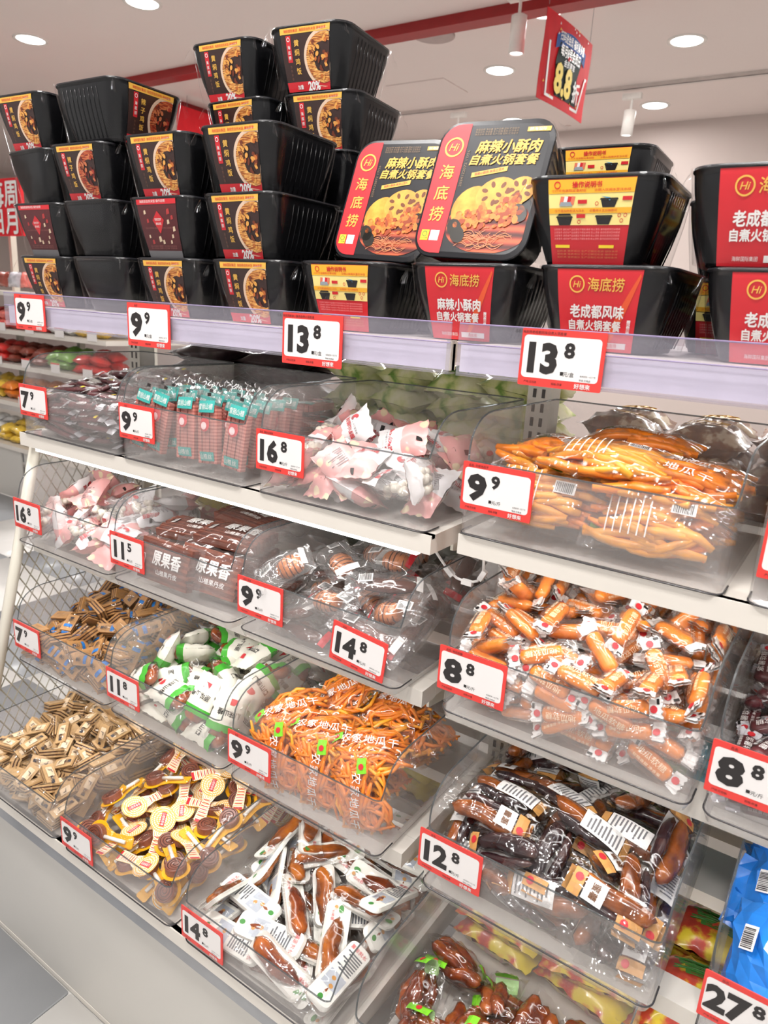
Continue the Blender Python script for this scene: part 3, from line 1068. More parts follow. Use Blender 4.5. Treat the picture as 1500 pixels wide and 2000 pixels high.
def label_guide():
    lab = MB()
    rect(lab, -LW, 0.0, LW, BH * 0.965, 0, O1, 4, 14)
    rect(lab, -LW, 0.0385, LW, BH * 0.945, 1, O2, 4, 7)
    rect(lab, -LW, 0.0725, LW, BH * 0.945, 2, O3, 4, 1)
    for y in (0.0685, 0.0495):
        rect(lab, -LW, y, LW, y + 0.0052, 2, O3, 4, 1)
    P = MB()
    # four steps: sachets, pot, stacked pot, steaming pot
    for i in range(4):
        poly(P, [(-0.034 + i * 0.004, 0.058), (-0.030 + i * 0.004, 0.0575), (-0.028 + i * 0.004, 0.0655), (-0.032 + i * 0.004, 0.066)], (4, 1, 2, 4)[i], O3)
    poly(P, [(-0.034, 0.0565), (-0.019, 0.0565), (-0.021, 0.0605), (-0.032, 0.0605)], 3, O4)
    for cx, cy in ((0.021, 0.059), (-0.028, 0.0425), (0.017, 0.0430)):
        poly(P, [(cx - 0.009, cy + 0.003), (cx + 0.009, cy + 0.003), (cx + 0.0065, cy - 0.004), (cx - 0.0065, cy - 0.004)], 0, O3)
        poly(P, [(cx - 0.010, cy + 0.003), (cx + 0.010, cy + 0.003), (cx + 0.009, cy + 0.0046), (cx - 0.009, cy + 0.0046)], 0, O4)
    poly(P, [(-0.036, 0.0475), (-0.020, 0.0475), (-0.0215, 0.0495), (-0.0345, 0.0495)], 0, O4)
    poly(P, [(0.012, 0.0655), (0.022, 0.064), (0.022, 0.061), (0.018, 0.0635)], 5, O4)
    for x, y in ((-0.008, 0.0605), (0.040, 0.0630), (-0.009, 0.0470)):
        rect(P, x - 0.005, y - 0.0018, x + 0.005, y + 0.0018, 2, O4)
    for x, y in ((0.034, .0475), (0.0405, .0475), (0.037, .0425), (-0.011, .0415), (0.008, .0585)):
        ring(P, x, y, 0.0014, 0.0020, 2, O4, 10)
    for x in (-0.040, 0.014):
        rect(P, x, 0.0165, x + 0.018, 0.0195, 6, O3)
    T = MB()
    put_text(T, '操作说明书', -0.004, 0.0765, 0.0064, 0, O4, bold=0.02)
    ring(T, -0.036, 0.0765, 0.0026, 0.0036, 0, O4, 14)
    put_text(T, '①打开包装取出食材包        ②倒入饮用水至注水线', 0, 0.0712, 0.0028, 0, O4, fit=0.084)
    put_text(T, '③下层加热包注入冷水      ④等待十五分钟即可', -0.004, 0.0521, 0.0028, 0, O4, fit=0.07)
    for y in (0.0345, 0.0315, 0.0285, 0.0255):
        put_text(T, '注意事项 请将本产品放置在平稳处食用 防止烫伤 请勿在密闭空间使用', -0.002, y, 0.0023, 1, O3, fit=0.078)
    for y in (0.0135, 0.0105, 0.0075):
        put_text(T, '配料表 营养成分 生产日期见包装 储存条件', 0.0, y, 0.0021, 2, O3, fit=0.076)
    return (squash(lab).mesh('label', [LRED, LCREAM, LORNG], False, front_xf),
            squash(P).mesh('step_pictures', [BLACK, WHITE, RED, pbr('icon_grey', S(150, 160, 165), 0.4), pbr('icon_pink', S(226, 120, 90), 0.4), pbr('icon_blue', S(90, 160, 200), 0.4), YEL], False, front_xf),
            squash(T).mesh('lettering', [RED, pbr('pale_pink_print', S(232, 150, 150), 0.5), pbr('faded_gold_print', S(214, 130, 80), 0.5)], False, front_xf))


LABELS = {'stew': label_rice('黄焖鸡饭', FOOD_Y, M_Y), 'chilli': label_rice('辣子鸡饭', FOOD_R, M_R), 'steps': label_steps(),
          'pork': label_hot('麻辣小酥肉'), 'chengdu': label_hot('老成都风味'), 'guide': label_guide(), 'plain': None}
SUBN = {'stew': 'bowl_picture', 'chilli': 'bowl_picture', 'steps': 'step_pictures', 'guide': 'step_pictures', 'pork': 'sauce_swirl', 'chengdu': 'sauce_swirl'}


def lid_print():
    """printed lid of the hot pot pack, lid plane (x across, y towards the far edge)"""
    w_, d_ = BW - 0.008, BD - 0.008
    P = MB()
    full = rrect_pts(0.004, 0.004, BW - 0.004, BD - 0.004, RC - 0.003, 6)
    sx = 0.040
    sl = lambda y: sx + 0.0
    # red strip = part of the rounded rectangle left of x = sx
    Q = [(min(x, sx), y) for x, y in full]
    poly(P, Q, 0, 0.0004)
    F_ = MB()
    R_ = [(x, y) for x, y in full]
    # dish: soup ellipse, potato, lotus slices, fried pork
    dish = []
    for i in range(40):
        t = 2 * PI * i / 40
        x, y = 0.094 + 0.055 * math.cos(t), 0.040 + 0.034 * math.sin(t)
        dish.append((min(max(x, sx + 0.001), BW - 0.0065), max(y, 0.0075)))
    poly(F_, dish, 0, 0.0006)
    ell(F_, 0.066, 0.062, 0.023, 0.027, 1, 0.0008, 22, rot=-0.5)
    for cx, cy, rx, ry, ro in ((0.094, 0.079, 0.025, 0.019, 0.35), (0.123, 0.083, 0.018, 0.016, 0.5), (0.110, 0.072, 0.023, 0.017, 0.4)):
        ell(F_, cx, cy, rx, ry, 2, 0.0009 + cx * 0.004, 22, rot=ro)
        for k in range(7):
            a = k * 2 * PI / 7 + cx * 40
            ell(F_, cx + rx * 0.6 * math.cos(a), cy + ry * 0.6 * math.sin(a), 0.0042, 0.0026, 3, 0.00105 + cx * 0.004, 9, rot=a)
    rs = np.random.default_rng(11)
    for cx, cy, n in ((0.072, 0.048, 26), (0.086, 0.053, 22), (0.102, 0.050, 26), (0.116, 0.052, 22), (0.061, 0.044, 12), (0.110, 0.062, 20), (0.122, 0.062, 12)):
        for k in range(n):
            ell(F_, cx + rs.normal(0, .0055), cy + rs.normal(0, .006), rs.uniform(.0025, .0055), rs.uniform(.002, .0042), (4, 7, 4, 8)[k % 4], 0.0016 + 0.00002 * k, 9, rot=rs.uniform(0, 3))
    for k in range(26):
        x, y, a = rs.uniform(.062, .122), rs.uniform(.013, .034), rs.normal(0, .3)
        P_ = [(x + t * .012 * math.cos(a), y + t * .012 * math.sin(a) + .003 * math.sin(3 * t + k)) for t in np.linspace(-1, 1, 6)]
        for q in range(5):
            (xa, ya), (xb, yb) = P_[q], P_[q + 1]
            F_.add([(xa, ya, .0012 + k * .00002), (xb, yb, .0012 + k * .00002), (xb, yb + .0009, .0012 + k * .00002), (xa, ya + .0009, .0012 + k * .00002)], [(0, 1, 2, 3)], 6)
    ring(F_, 0.094, 0.019, 0.0052, 0.0062, 6, 0.0019, 18)
    for cx, cy in ((0.052, 0.036), (0.058, 0.028), (0.129, 0.056)):
        ell(F_, cx, cy, 0.009, 0.012, 5, 0.0018, 10, rot=0.6)
    T = MB()
    ky = BD / 0.170
    hi_logo(T, 0.0235, 0.137, 0.0125, 0, 0.0008)
    for k, ch in enumerate('海底捞'):
        put_text(T, ch, 0.0225, 0.106 - 0.0265 * k, 0.0195, 0, 0.0008, bold=0.015)
    put_text(T, '麻辣小酥肉', 0.094, 0.1365, 0.0170, 0, 0.0008, bold=0.035, shear=0.2, fit=0.082)
    put_text(T, '自煮火锅套餐', 0.092, 0.1205, 0.0140, 0, 0.0008, bold=0.03, shear=0.2, fit=0.086)
    rect(T, 0.112, 0.1535, 0.140, 0.1590, 0, 0.0006)
    put_text(T, '颐海国际', 0.125, 0.1562, 0.0046, 2, 0.0010, fit=0.02)
    for y in (0.158, 0.155, 0.152):
        put_text(T, '食品名称 净含量 生产日期 配料 贮存条件', 0.074, y, 0.0028, 3, 0.0007, fit=0.055)
    poly(T, [(0.056, 0.0985), (0.100, 0.1065), (0.100, 0.1125), (0.056, 0.1045)], 0, 0.0007)
    put_text(T, '酥脆小酥肉 爽滑土豆片', 0.078, 0.1057, 0.0040, 1, 0.0010, rot=0.18, fit=0.036)
    put_text(T, '2024122072 17/26', 0.0445, 0.110, 0.0046, 3, 0.0008, rot=PI / 2, fit=0.045)
    rect(T, 0.009, 0.0195, 0.0195, 0.0325, 4, 0.0007)
    ring(T, 0.0142, 0.0275, 0.0026, 0.0034, 5, 0.0010, 14)
    put_text(T, '15分钟', 0.0142, 0.0222, 0.0034, 5, 0.0010)
    rect(T, 0.0215, 0.0195, 0.0335, 0.0325, 2, 0.0007)
    for m_ in (F_, T):
        for V in m_.v:
            V[:, 1] *= ky
    return (P.mesh('red_strip', [LRED]), F_.mesh('food_picture', [SOUP, POTATO, pbr('lotus_print', S(226, 160, 62), 0.4, var=0.15, vscale=80), HOLE, FRIED, pbr('seaweed_print', S(40, 36, 30), 0.3), pbr('noodle_print', S(206, 128, 84), 0.4), pbr('crust_print', S(228, 128, 50), 0.4), pbr('crust_dark_print', S(156, 62, 22), 0.4)]),
            T.mesh('lettering', [GOLD, RED, WHITE, pbr('dull_gold_print', S(138, 112, 84), 0.5), YEL, pbr('green_print', S(60, 120, 60), 0.5)]))


LIDP = lid_print()


def meal_box(kind, x, y, z, label, rz=0.0, group='black shrink-wrapped rice boxes', printed_lid=False, M=None):
    """origin at the front-left foot of the box; lid front edge at local y = 0"""
    t = empty('meal_box')
    if M is not None:
        t.matrix_world = M
    else:
        # keep the lid's front-left corner in place under rotation
        t.location = (x, y, z)
        t.rotation_euler = (0, 0, rz)
    tag(t, label, 'boxed meal', group)
    put(TRAY[0], 'tray', t)
    l = put(TRAY[1], 'lid', t)
    put(TRAY[2], 'shrink_film', t)
    L_ = LABELS[kind]
    if L_:
        p = put(L_[0], 'label', t)
        for me, n in ((L_[1], SUBN[kind]), (L_[2], 'lettering')):
            put(me, n, p)['kind'] = 'stuff'
    if printed_lid:
        for me, n in zip(LIDP, ('red_strip', 'food_picture', 'lettering')):
            o = put(me, n, l)
            o.location = (0, 0, BH * 1.012)
            o['kind'] = 'stuff'
    return t


Z0 = 1.2935
ZL = lambda k: Z0 + 0.0883 * k
HG = 'shrink-wrapped hot pot boxes'
# bottom layer, from the far end
meal_box('stew', -0.036, 0.032, ZL(0), 'bottom-layer rice box at the far end above the first 9.9 card', 0.05)
o = meal_box('plain', 0.134, 0.030, ZL(0), 'bottom-layer plain black rice box second from the far end', -0.03)
meal_box('stew', 0.306, 0.030, ZL(0), 'bottom-layer stew rice box above the second 9.9 card')
meal_box('stew', 0.478, 0.030, ZL(0), 'bottom-layer stew rice box beside the yellow instruction label')
meal_box('guide', 0.648, 0.032, ZL(0), 'bottom-layer hot pot box showing the instructions above the 13.8 card', 0.03, HG)
meal_box('pork', 0.826, 0.030, ZL(0), 'bottom-layer red crispy pork hot pot box under the tall leaning pack', 0, HG)
meal_box('chengdu', 0.992, 0.030, ZL(0), 'bottom-layer red Chengdu hot pot box above the largest 13.8 card', -0.02, HG)
meal_box('chengdu', 1.164, 0.030, ZL(0), 'bottom-layer red Chengdu hot pot box cut by the picture edge', -0.02, HG)
meal_box('chengdu', 1.336, 0.030, ZL(0), 'bottom-layer red hot pot box beyond the picture edge', 0, HG)
# second layer
meal_box('steps', -0.040, 0.030, ZL(1), 'second-layer rice box with dark red step label at the far end', 0.04)
meal_box('plain', 0.116, 0.030, ZL(1), 'second-layer plain rice box with bare front between two step labels', -0.02)
meal_box('steps', 0.294, 0.030, ZL(1), 'second-layer rice box with a red diamond step label near the middle')
meal_box('stew', 0.462, 0.030, ZL(1), 'second-layer stew rice box beside the shorter leaning pack')
meal_box('guide', 0.970, 0.030, ZL(1), 'second-layer hot pot box with large yellow instruction panel', 0.045, HG)
meal_box('chengdu', 1.140, 0.018, ZL(1), 'second-layer red hot pot box cut by the picture edge', 0.03, HG)
# third layer
meal_box('plain', -0.068, 0.045, ZL(2), 'third-layer plain rice box at the far end', -0.08)
meal_box('chilli', 0.088, 0.030, ZL(2), 'third-layer chilli chicken rice box with redder bowl picture', 0.06)
meal_box('stew', 0.284, 0.030, ZL(2), 'third-layer stew rice box with its 20% strip in the middle stack', 0.05)
meal_box('stew', 0.455, 0.030, ZL(2), 'third-layer stew rice box left of the leaning packs, topmost in front', 0.05)
# fourth layer
meal_box('stew', -0.075, 0.030, ZL(3), 'fourth-layer rice box cut by the left picture edge', 0.06)
# turned a quarter: label faces the near end
M_ = Matrix.Translation((0.110 + BD, 0.036, ZL(3))) @ Matrix.Rotation(PI / 2 + 0.04, 4, 'Z')
meal_box('chilli', 0, 0, 0, 'topmost chilli rice box on the far stacks, turned sideways', 0, M=M_)
# back row, standing behind the front stacks
BR = [(0, 0.27), (1, 0.27), (2, 0.27), (0, 0.445), (1, 0.445), (2, 0.445), (0, 0.62), (1, 0.62)]
for lv, x in BR:
    meal_box('plain', x, 0.214, ZL(lv), {0: 'hidden bottom', 1: 'hidden second-layer', 2: 'hidden third-layer'}[lv] + ' rice box behind ' + {0.27: 'the middle stack', 0.445: 'the tall stack', 0.62: 'the leaning packs'}[x])
meal_box('stew', 0.272, 0.210, ZL(3), 'rear stew rice box mostly hidden below the upper left top box')
meal_box('stew', 0.440, 0.222, ZL(3), 'rear stew rice box directly under the highest box', 0.10)
meal_box('plain', 0.628, 0.214, ZL(2), 'rear black rice box peeping over the shorter leaning pack', 0.02)
meal_box('stew', 0.248, 0.200, ZL(4), 'upper left of the two highest stew rice boxes', 0.07)
meal_box('stew', 0.428, 0.200, ZL(4), 'highest stew rice box reaching the top of the picture', 0.12)
meal_box('guide', 0.872, 0.31, ZL(2), 'rear hot pot box whose instruction label shows above the front one', 0.05, HG)
for k in (0, 1):
    meal_box('plain', 0.872, 0.315, ZL(k), ['hidden bottom hot pot box behind the tall leaning pack', 'hidden middle hot pot box behind the tall leaning pack'][k], 0, HG)
meal_box('guide', 1.096, 0.212, ZL(1), 'rear hot pot box with instruction label seen in the gap', 0, HG)
meal_box('guide', 1.096, 0.212, ZL(0), 'hidden rear hot pot box under the one seen in the gap', 0, HG)
# two packs leaning back on the bottom layer, lids towards the aisle


def leaning(x, y, z, lean, roll, label, yaw=0.0):
    # local lid plane -> faces -y; lid's lower edge at (x, y, z)
    A = Matrix.Translation((x, y, z)) @ Matrix.Rotation(yaw, 4, 'Z') @ Matrix.Rotation(roll, 4, 'Y') @ Matrix.Rotation(PI / 2 - lean, 4, 'X') @ Matrix.Translation((0, 0, -BH * 1.012))
    meal_box('pork', 0, 0, 0, label, 0, HG, True, A)


leaning(0.668, 0.082, ZL(1) + 0.008, 0.31, 0.05, 'shorter leaning hot pot pack showing its printed lid with lotus slices', 0.0)
leaning(0.829, 0.034, ZL(1) + 0.007, 0.31, 0.04, 'taller leaning hot pot pack in front, lid with lotus slices fully in view', 0.0)

# ------------------------------------------------------------------ goods: builders
def pillow(l, w_, h, crimp=0.12, nu=12, nv=8, seed=0, amp=0.0006, zig=0.0, pinch=0.06):
    rs = np.random.default_rng(seed)

    def zs(x, y):
        u = np.clip(np.abs(np.asarray(x, float)) / (l / 2) / (1 - crimp), 0, 1)
        v = np.clip(np.abs(np.asarray(y, float)) / (w_ / 2), 0, 1)
        return h / 2 * (1 - u ** 2.6) ** 0.6 * (1 - v ** 2.6) ** 0.6 + 0.0002
    mb = MB()
    us, vv = np.linspace(-1, 1, nu + 1), np.linspace(-1, 1, nv + 1)
    for sgn in (1, -1):
        V = []
        for i, u in enumerate(us):
            for j, v in enumerate(vv):
                x, y = u * l / 2, v * w_ / 2 * (1 - pinch * (1 - u * u))
                z = sgn * zs(x, v * w_ / 2)
                if zig and i in (0, nu):
                    x += zig * (1 if j % 2 else -1)
                if 0 < i < nu and 0 < j < nv:
                    z += rs.normal(0, amp)
                elif 0 < i < nu:
                    y += rs.normal(0, amp)
                V.append((x, y, z))
        n = nv + 1
        F = [(i * n + j, (i + 1) * n + j, (i + 1) * n + j + 1, i * n + j + 1) for i in range(nu) for j in range(nv)]
        if sgn < 0:
            F = [f[::-1] for f in F]
        mb.add(V, F, 0)
    return mb, zs


def lump(l, w_, h, seed=0, amp=0.08, n=12, m=8, bend=0.0, mat=0, mb=None, c=(0, 0, 0), taper=0.0, rz=0.0, blunt=2.6):
    rs = np.random.default_rng(seed)
    mb = mb or MB()
    V = [(-l / 2, 0, 0)]
    ph = rs.uniform(0, 6, 4)
    for i in range(1, n):
        t = -1 + 2 * i / n
        r = (1 - abs(t) ** blunt) ** 0.5 * (1 + taper * t)
        for j in range(m):
            a = 2 * PI * j / m
            k = 1 + amp * (math.sin(3 * t * 2 + ph[0] + a) + 0.7 * math.sin(5 * t + 2 * a + ph[1])) + rs.normal(0, amp * 0.25)
            V.append((t * l / 2, r * k * w_ / 2 * math.cos(a) + bend * t * t * l, r * k * h / 2 * math.sin(a)))
    V.append((l / 2, 0, 0))
    V = np.array(V)
    V[0, 1] += bend * l
    V[-1, 1] += bend * l
    V[:, 1] -= bend * l * 0.4
    c_, s_ = math.cos(rz), math.sin(rz)
    V = np.column_stack((V[:, 0] * c_ - V[:, 1] * s_, V[:, 0] * s_ + V[:, 1] * c_, V[:, 2])) + np.array(c)
    F = [(0, 1 + (j + 1) % m, 1 + j) for j in range(m)]
    for i in range(n - 2):
        for j in range(m):
            a, b = 1 + i * m + j, 1 + i * m + (j + 1) % m
            F.append((a, b, b + m, a + m))
    e = len(V) - 1
    F += [(e - m + j, e - m + (j + 1) % m, e) for j in range(m)]
    mb.add(V, F, mat)
    return mb


def drape(mb, zs, off=0.0006):
    def xf(V):
        return np.column_stack((V[:, 0], V[:, 1], zs(V[:, 0], V[:, 1]) + off + V[:, 2]))
    return xf


class Proto:
    def __init__(s, root, l, w_, h):
        s.root, s.l, s.w, s.h, s.used = root, l, w_, h, False


def place(p, M, label, cat, group):
    if not p.used:
        p.used = True
        o = p.root
        o.matrix_world = M
    else:
        o = dup(p.root, M)
    tag(o, label, cat, group)
    return o


def pose(loc, yaw=0, pitch=0, roll=0):
    return Matrix.Translation(loc) @ Matrix.Rotation(yaw, 4, 'Z') @ Matrix.Rotation(pitch, 4, 'Y') @ Matrix.Rotation(roll, 4, 'X')


def fill(key, protos, target, nmax, label, cat, group, yaw=None, tilt=0.25, seed=1, sink=0.62, flip=0.0, cand=30, slope=0.7):
    """drop pieces one after another into a bin until the heap reaches target(x, y)"""
    rs = np.random.default_rng(seed)
    bx, by, bz, W_, D_ = BINS[key]
    G = 0.006
    x0, y0 = 0.004, 0.004
    nx, ny = int((W_ - 2 * x0) / G), int((D_ - 0.010) / G)
    gx, gy = np.meshgrid(x0 + (np.arange(nx) + .5) * G, y0 + (np.arange(ny) + .5) * G, indexing='ij')
    T = np.vectorize(lambda a, b: target(a / W_, b / D_))(gx, gy)
    Hm = np.full((nx, ny), 0.0035)
    out = []
    fails = 0
    while len(out) < nmax and fails < 40:
        p = protos[int(rs.integers(0, len(protos)))]
        best = None
        for _ in range(cand):
            a = rs.uniform(0, 2 * PI) if yaw is None else rs.normal(yaw[0], yaw[1])
            hug = rs.uniform()
            if hug < 0.45:   # lie along one of the walls
                a = rs.choice([0, PI / 2, PI, -PI / 2]) + rs.normal(0, 0.12)
            ex = abs(math.cos(a)) * p.l / 2 + abs(math.sin(a)) * p.w / 2
            ey = abs(math.sin(a)) * p.l / 2 + abs(math.cos(a)) * p.w / 2
            ex, ey = ex * 0.92 + 0.003, ey * 0.92 + 0.003
            if 2 * ex > W_ - 0.004 or 2 * ey > D_ - 0.004:
                continue
            x, y = rs.uniform(ex, W_ - ex), rs.uniform(ey, D_ - ey)
            if hug < 0.15:
                y = ey
            elif hug < 0.25:
                x = W_ - ex
            elif hug < 0.33:
                x = ex
            dx, dy = gx - x, gy - y
            lx, ly = dx * math.cos(a) + dy * math.sin(a), -dx * math.sin(a) + dy * math.cos(a)
            msk = (np.abs(lx) < p.l / 2 * 0.88) & (np.abs(ly) < p.w / 2 * 0.9)
            if not msk.any():
                continue
            hs = Hm[msk]
            sc = (hs - T[msk]).mean() + 0.3 * (hs.max() - hs.min())
            if best is None or sc < best[0]:
                best = (sc, x, y, a, msk, lx[msk], ly[msk], hs, (hs - T[msk]).mean())
        if best is None:
            fails += 1
            continue
        _, x, y, a, msk, lx, ly, hs, sc = best
        if sc > -p.h * 0.3:
            fails += 1
            continue
        A_ = np.column_stack((lx, ly, np.ones(len(lx))))
        co = np.linalg.lstsq(A_, hs, rcond=None)[0] if len(lx) > 6 else (0, 0, hs.mean())
        px = float(np.clip(co[0], -slope, slope))
        py = float(np.clip(co[1], -slope, slope))
        base = float(np.percentile(hs - px * lx - py * ly, 75))
        pitch = -math.atan(px) + rs.normal(0, tilt * 0.5)
        roll = math.atan(py) + rs.normal(0, tilt * 0.6)
        low = abs(math.sin(pitch)) * p.l / 2 * 0.9
        z = max(base + p.h * 0.5 * sink, p.h * 0.5 + low * 0.8 + 0.003)
        if rs.uniform() < flip:
            roll += PI
        out.append((p, x, y, z, a, pitch, roll, msk))
        Hm[msk] = np.maximum(Hm[msk], z + px * lx + py * ly + p.h * 0.5 * sink)
        fails = 0
    for p, x, y, z, a, pitch, roll, msk in out:
        d = float(np.median(Hm[msk])) - z
        if d > p.h * 2.2 and y > 0.09 and 0.03 < x < W_ - 0.03:
            continue          # wholly buried: nothing of it shows
        lay = 'on top' if d < p.h * 0.9 else ('half buried' if d < p.h * 2 else 'low down')
        ori = 'lengthwise' if abs(math.sin(a)) < 0.38 else ('crosswise' if abs(math.sin(a)) > 0.92 else 'aslant')
        dep = 'against the front panel' if y < 0.06 else ('towards the front' if y < D_ * 0.42 else ('at the back' if y > D_ * 0.70 else 'half-way back'))
        sid = ['far edge', 'far side', 'middle', 'near side', 'near edge'][min(4, int(x / W_ * 5))]
        place(p, pose((bx + x, by + y, bz + z), a, pitch, roll), label + ' ' + ori + ' ' + lay + ', ' + dep + ', ' + sid + ((', face down' if abs(roll) > 1.8 else ', face up') if flip else ''), cat, group)
    return len(out)


def barcode(mb, cx, cy, w_, h, mw, mk, z=0.0, rs=np.random.default_rng(2)):
    rect(mb, cx - w_ / 2, cy - h / 2, cx + w_ / 2, cy + h / 2, mw, z)
    x = cx - w_ / 2 + w_ * .08
    while x < cx + w_ / 2 - w_ * .1:
        b = w_ * rs.uniform(.02, .05)
        rect(mb, x, cy - h * .38, x + b, cy + h * .42, mk, z + 0.0002)
        x += b + w_ * rs.uniform(.025, .05)


# --- materials of the goods
PURP = pbr('plum_stick', S(92, 42, 46), 0.35, var=0.25, vscale=80)
TEAL = pbr('teal_print', S(58, 160, 152), 0.4)
BARS = pattern('hawthorn_bars', 'X', [S(168, 88, 80), S(208, 136, 122)], 60, 0.5, 'Object')
ORNG = pbr('sweet_potato', S(250, 160, 44), 0.40, var=0.2, vscale=60, coat=0.3)
ORNG2 = pbr('sweet_potato_deep', S(240, 132, 30), 0.40, var=0.2, vscale=60, coat=0.3)
JELLY = pbr('orange_jelly', S(240, 136, 36), 0.3, var=0.12, vscale=60, coat=0.4)
GREENT = pbr('lime_print', S(126, 208, 44), 0.4)
WAFER = pbr('wafer_tan', S(176, 130, 80), 0.5, var=0.12, vscale=120)
WAFER2 = pbr('wafer_pale', S(194, 158, 112), 0.5, var=0.12, vscale=120)
CHOC = pbr('wafer_cream', S(74, 42, 28), 0.5, var=0.15, vscale=120)
GLAZE = pattern('glazed_potato', 'noise', [S(72, 34, 18), S(146, 76, 26), S(192, 112, 42)], 26, 0.22, 'Object', 0.7, [0.32, 0.5, 0.68], 0.5)
GLAZED = pattern('purple_potato', 'noise', [S(24, 16, 20), S(48, 28, 32), S(84, 48, 40)], 40, 0.24, 'Object', 0.7, [0.3, 0.55, 0.8], 0.7)
DATE = pattern('date_flesh', 'noise', [S(66, 26, 14), S(124, 54, 24), S(178, 96, 40)], 34, 0.2, 'Object', 0.7, [0.3, 0.5, 0.72], 0.8)
SAUS = pbr('sausage', S(84, 42, 30), 0.25, var=0.3, vscale=50, coat=0.5, bump=0.3, bscale=80)
EGGB = pbr('braised_egg', S(178, 106, 58), 0.3, var=0.25, vscale=40, coat=0.4)
ROLLM = pattern('hawthorn_roll', 'rings', [S(104, 54, 40), S(140, 82, 62)], 120, 0.4, 'Object', 0.3)
CARDY = pbr('card_yellow', S(250, 182, 26), 0.4)
CARDB = pattern('lolly_card_back', 'rings', [S(248, 242, 228), S(250, 240, 216), S(240, 186, 96)], 95, 0.45, 'Object', pos=[0, 0.45, 0.9])
STICK = pbr('paper_stick', S(244, 240, 232), 0.5)
TRAYW = pbr('tray_white', S(238, 236, 228), 0.4)
PINKP = pattern('pink_pouch', 'voronoi', [S(248, 232, 196), S(246, 226, 190), S(238, 176, 172), S(236, 168, 166)], 55, 0.35, 'UV', 0.3, [0, 0.30, 0.36, 1])
WPOUCH = pbr('white_pouch', S(240, 238, 238), 0.3, var=0.03, vscale=40, coat=0.3)
BALL = pbr('yogurt_ball', S(232, 224, 208), 0.35, var=0.04)
BLUEP = pbr('blue_foil', S(36, 126, 216), 0.25, var=0.25, vscale=25, coat=0.5, bump=0.4, bscale=60)
MAROON = pbr('maroon_print', S(120, 36, 40), 0.4)
REDT = pbr('red_text', S(206, 46, 56), 0.4)
TANL = pbr('tan_label', S(206, 150, 84), 0.45)
FROST = film('frost_film', haze=0.04, rough=0.08, bump=1.0, bscale=50, f0=0.05, hcol=(0.92, 0.92, 0.93))
HEAVY = film('glint_film', rough=0.10, bump=1.0, bscale=60, f0=0.075, edge=0.5)
SWEETF = film('sweet_film', haze=0.03, rough=0.10, bump=1.0, bscale=70, f0=0.07, hcol=(0.95, 0.92, 0.9))
SNACKF = film('snack_film', haze=0.05, rough=0.10, bump=1.0, bscale=60, f0=0.10, hcol=(0.93, 0.92, 0.92))
STICKF = film('stick_film', rough=0.09, bump=1.0, bscale=60, f0=0.05)


def P_stick(seed):
    l, w_, h = 0.120, 0.022, 0.014
    mb, zs = pillow(l, w_, h, 0.1, 10, 4, seed, 0.0006, 0.0008)
    r = mb.build('fruit_stick_pack', STICKF, None, True)
    lump(0.096, 0.0155, 0.0110, seed, 0.04, 10, 8, blunt=8).build('fruit_stick', PURP, r, True)
    mb = MB()
    put_text(mb, '山楂条', 0.0, 0.0, 0.009, 0, 0, bold=0.01)
    rect(mb, 0.030, -0.004, 0.037, 0.004, 1, 0, 2, 2)
    for s_ in (-1, 1):
        rect(mb, s_ * 0.044, -0.0085, s_ * 0.058, 0.0085, 2, 0, 2, 2)
    mb.build('lettering', [WHITE, (BLACK, YEL)[seed % 2], pbr('silver_seal', S(206, 204, 208), 0.25, metal=0.6, var=0.2, vscale=90)], r, False, drape(mb, zs))
    return Proto(r, l, w_, h)


def P_bars(seed):
    l, w_, h = 0.128, 0.050, 0.022
    mb, zs = pillow(l, w_, h, 0.14, 12, 6, seed, 0.0010, 0.0012)
    r = mb.build('fruit_bar_pack', HEAVY, None, True)
    mb = MB()
    for k in range(5):
        mb.box((0.0 - 0.006, -0.017 + k * 0.0085, 0.0005 * (-1) ** k), (0.084, 0.0070, 0.0105))
    o = mb.build('fruit_bars', BARS, r)
    o['kind'] = 'stuff'
    mb = MB()
    rect(mb, 0.030, -0.017, 0.048, 0.017, 0, 0, 3, 4)
    rect(mb, -0.044, -0.016, -0.030, 0.014, 0, 0, 3, 4)
    ell(mb, 0.012, 0.0, 0.011, 0.010, 1, 0, 14)
    ell(mb, 0.010, 0.001, 0.006, 0.006, 3, 0.0006, 12)
    rect(mb, 0.055, -0.004, 0.060, 0.004, 2, 0)
    b = mb.build('printed_band', [TEAL, REDT, BLACK, pbr('pale_pink', S(244, 206, 206), 0.4)], r, False, drape(mb, zs))
    mb = MB()
    put_text(mb, '雪丽山楂', 0.039, 0, 0.010, 0, 0.0006, rot=-PI / 2, fit=0.030)
    put_text(mb, '山楂丝', -0.037, 0, 0.0095, 0, 0.0006, rot=-PI / 2, fit=0.026)
    mb.build('lettering', [WHITE], b, False, drape(mb, zs))
    return Proto(r, l, w_, h)


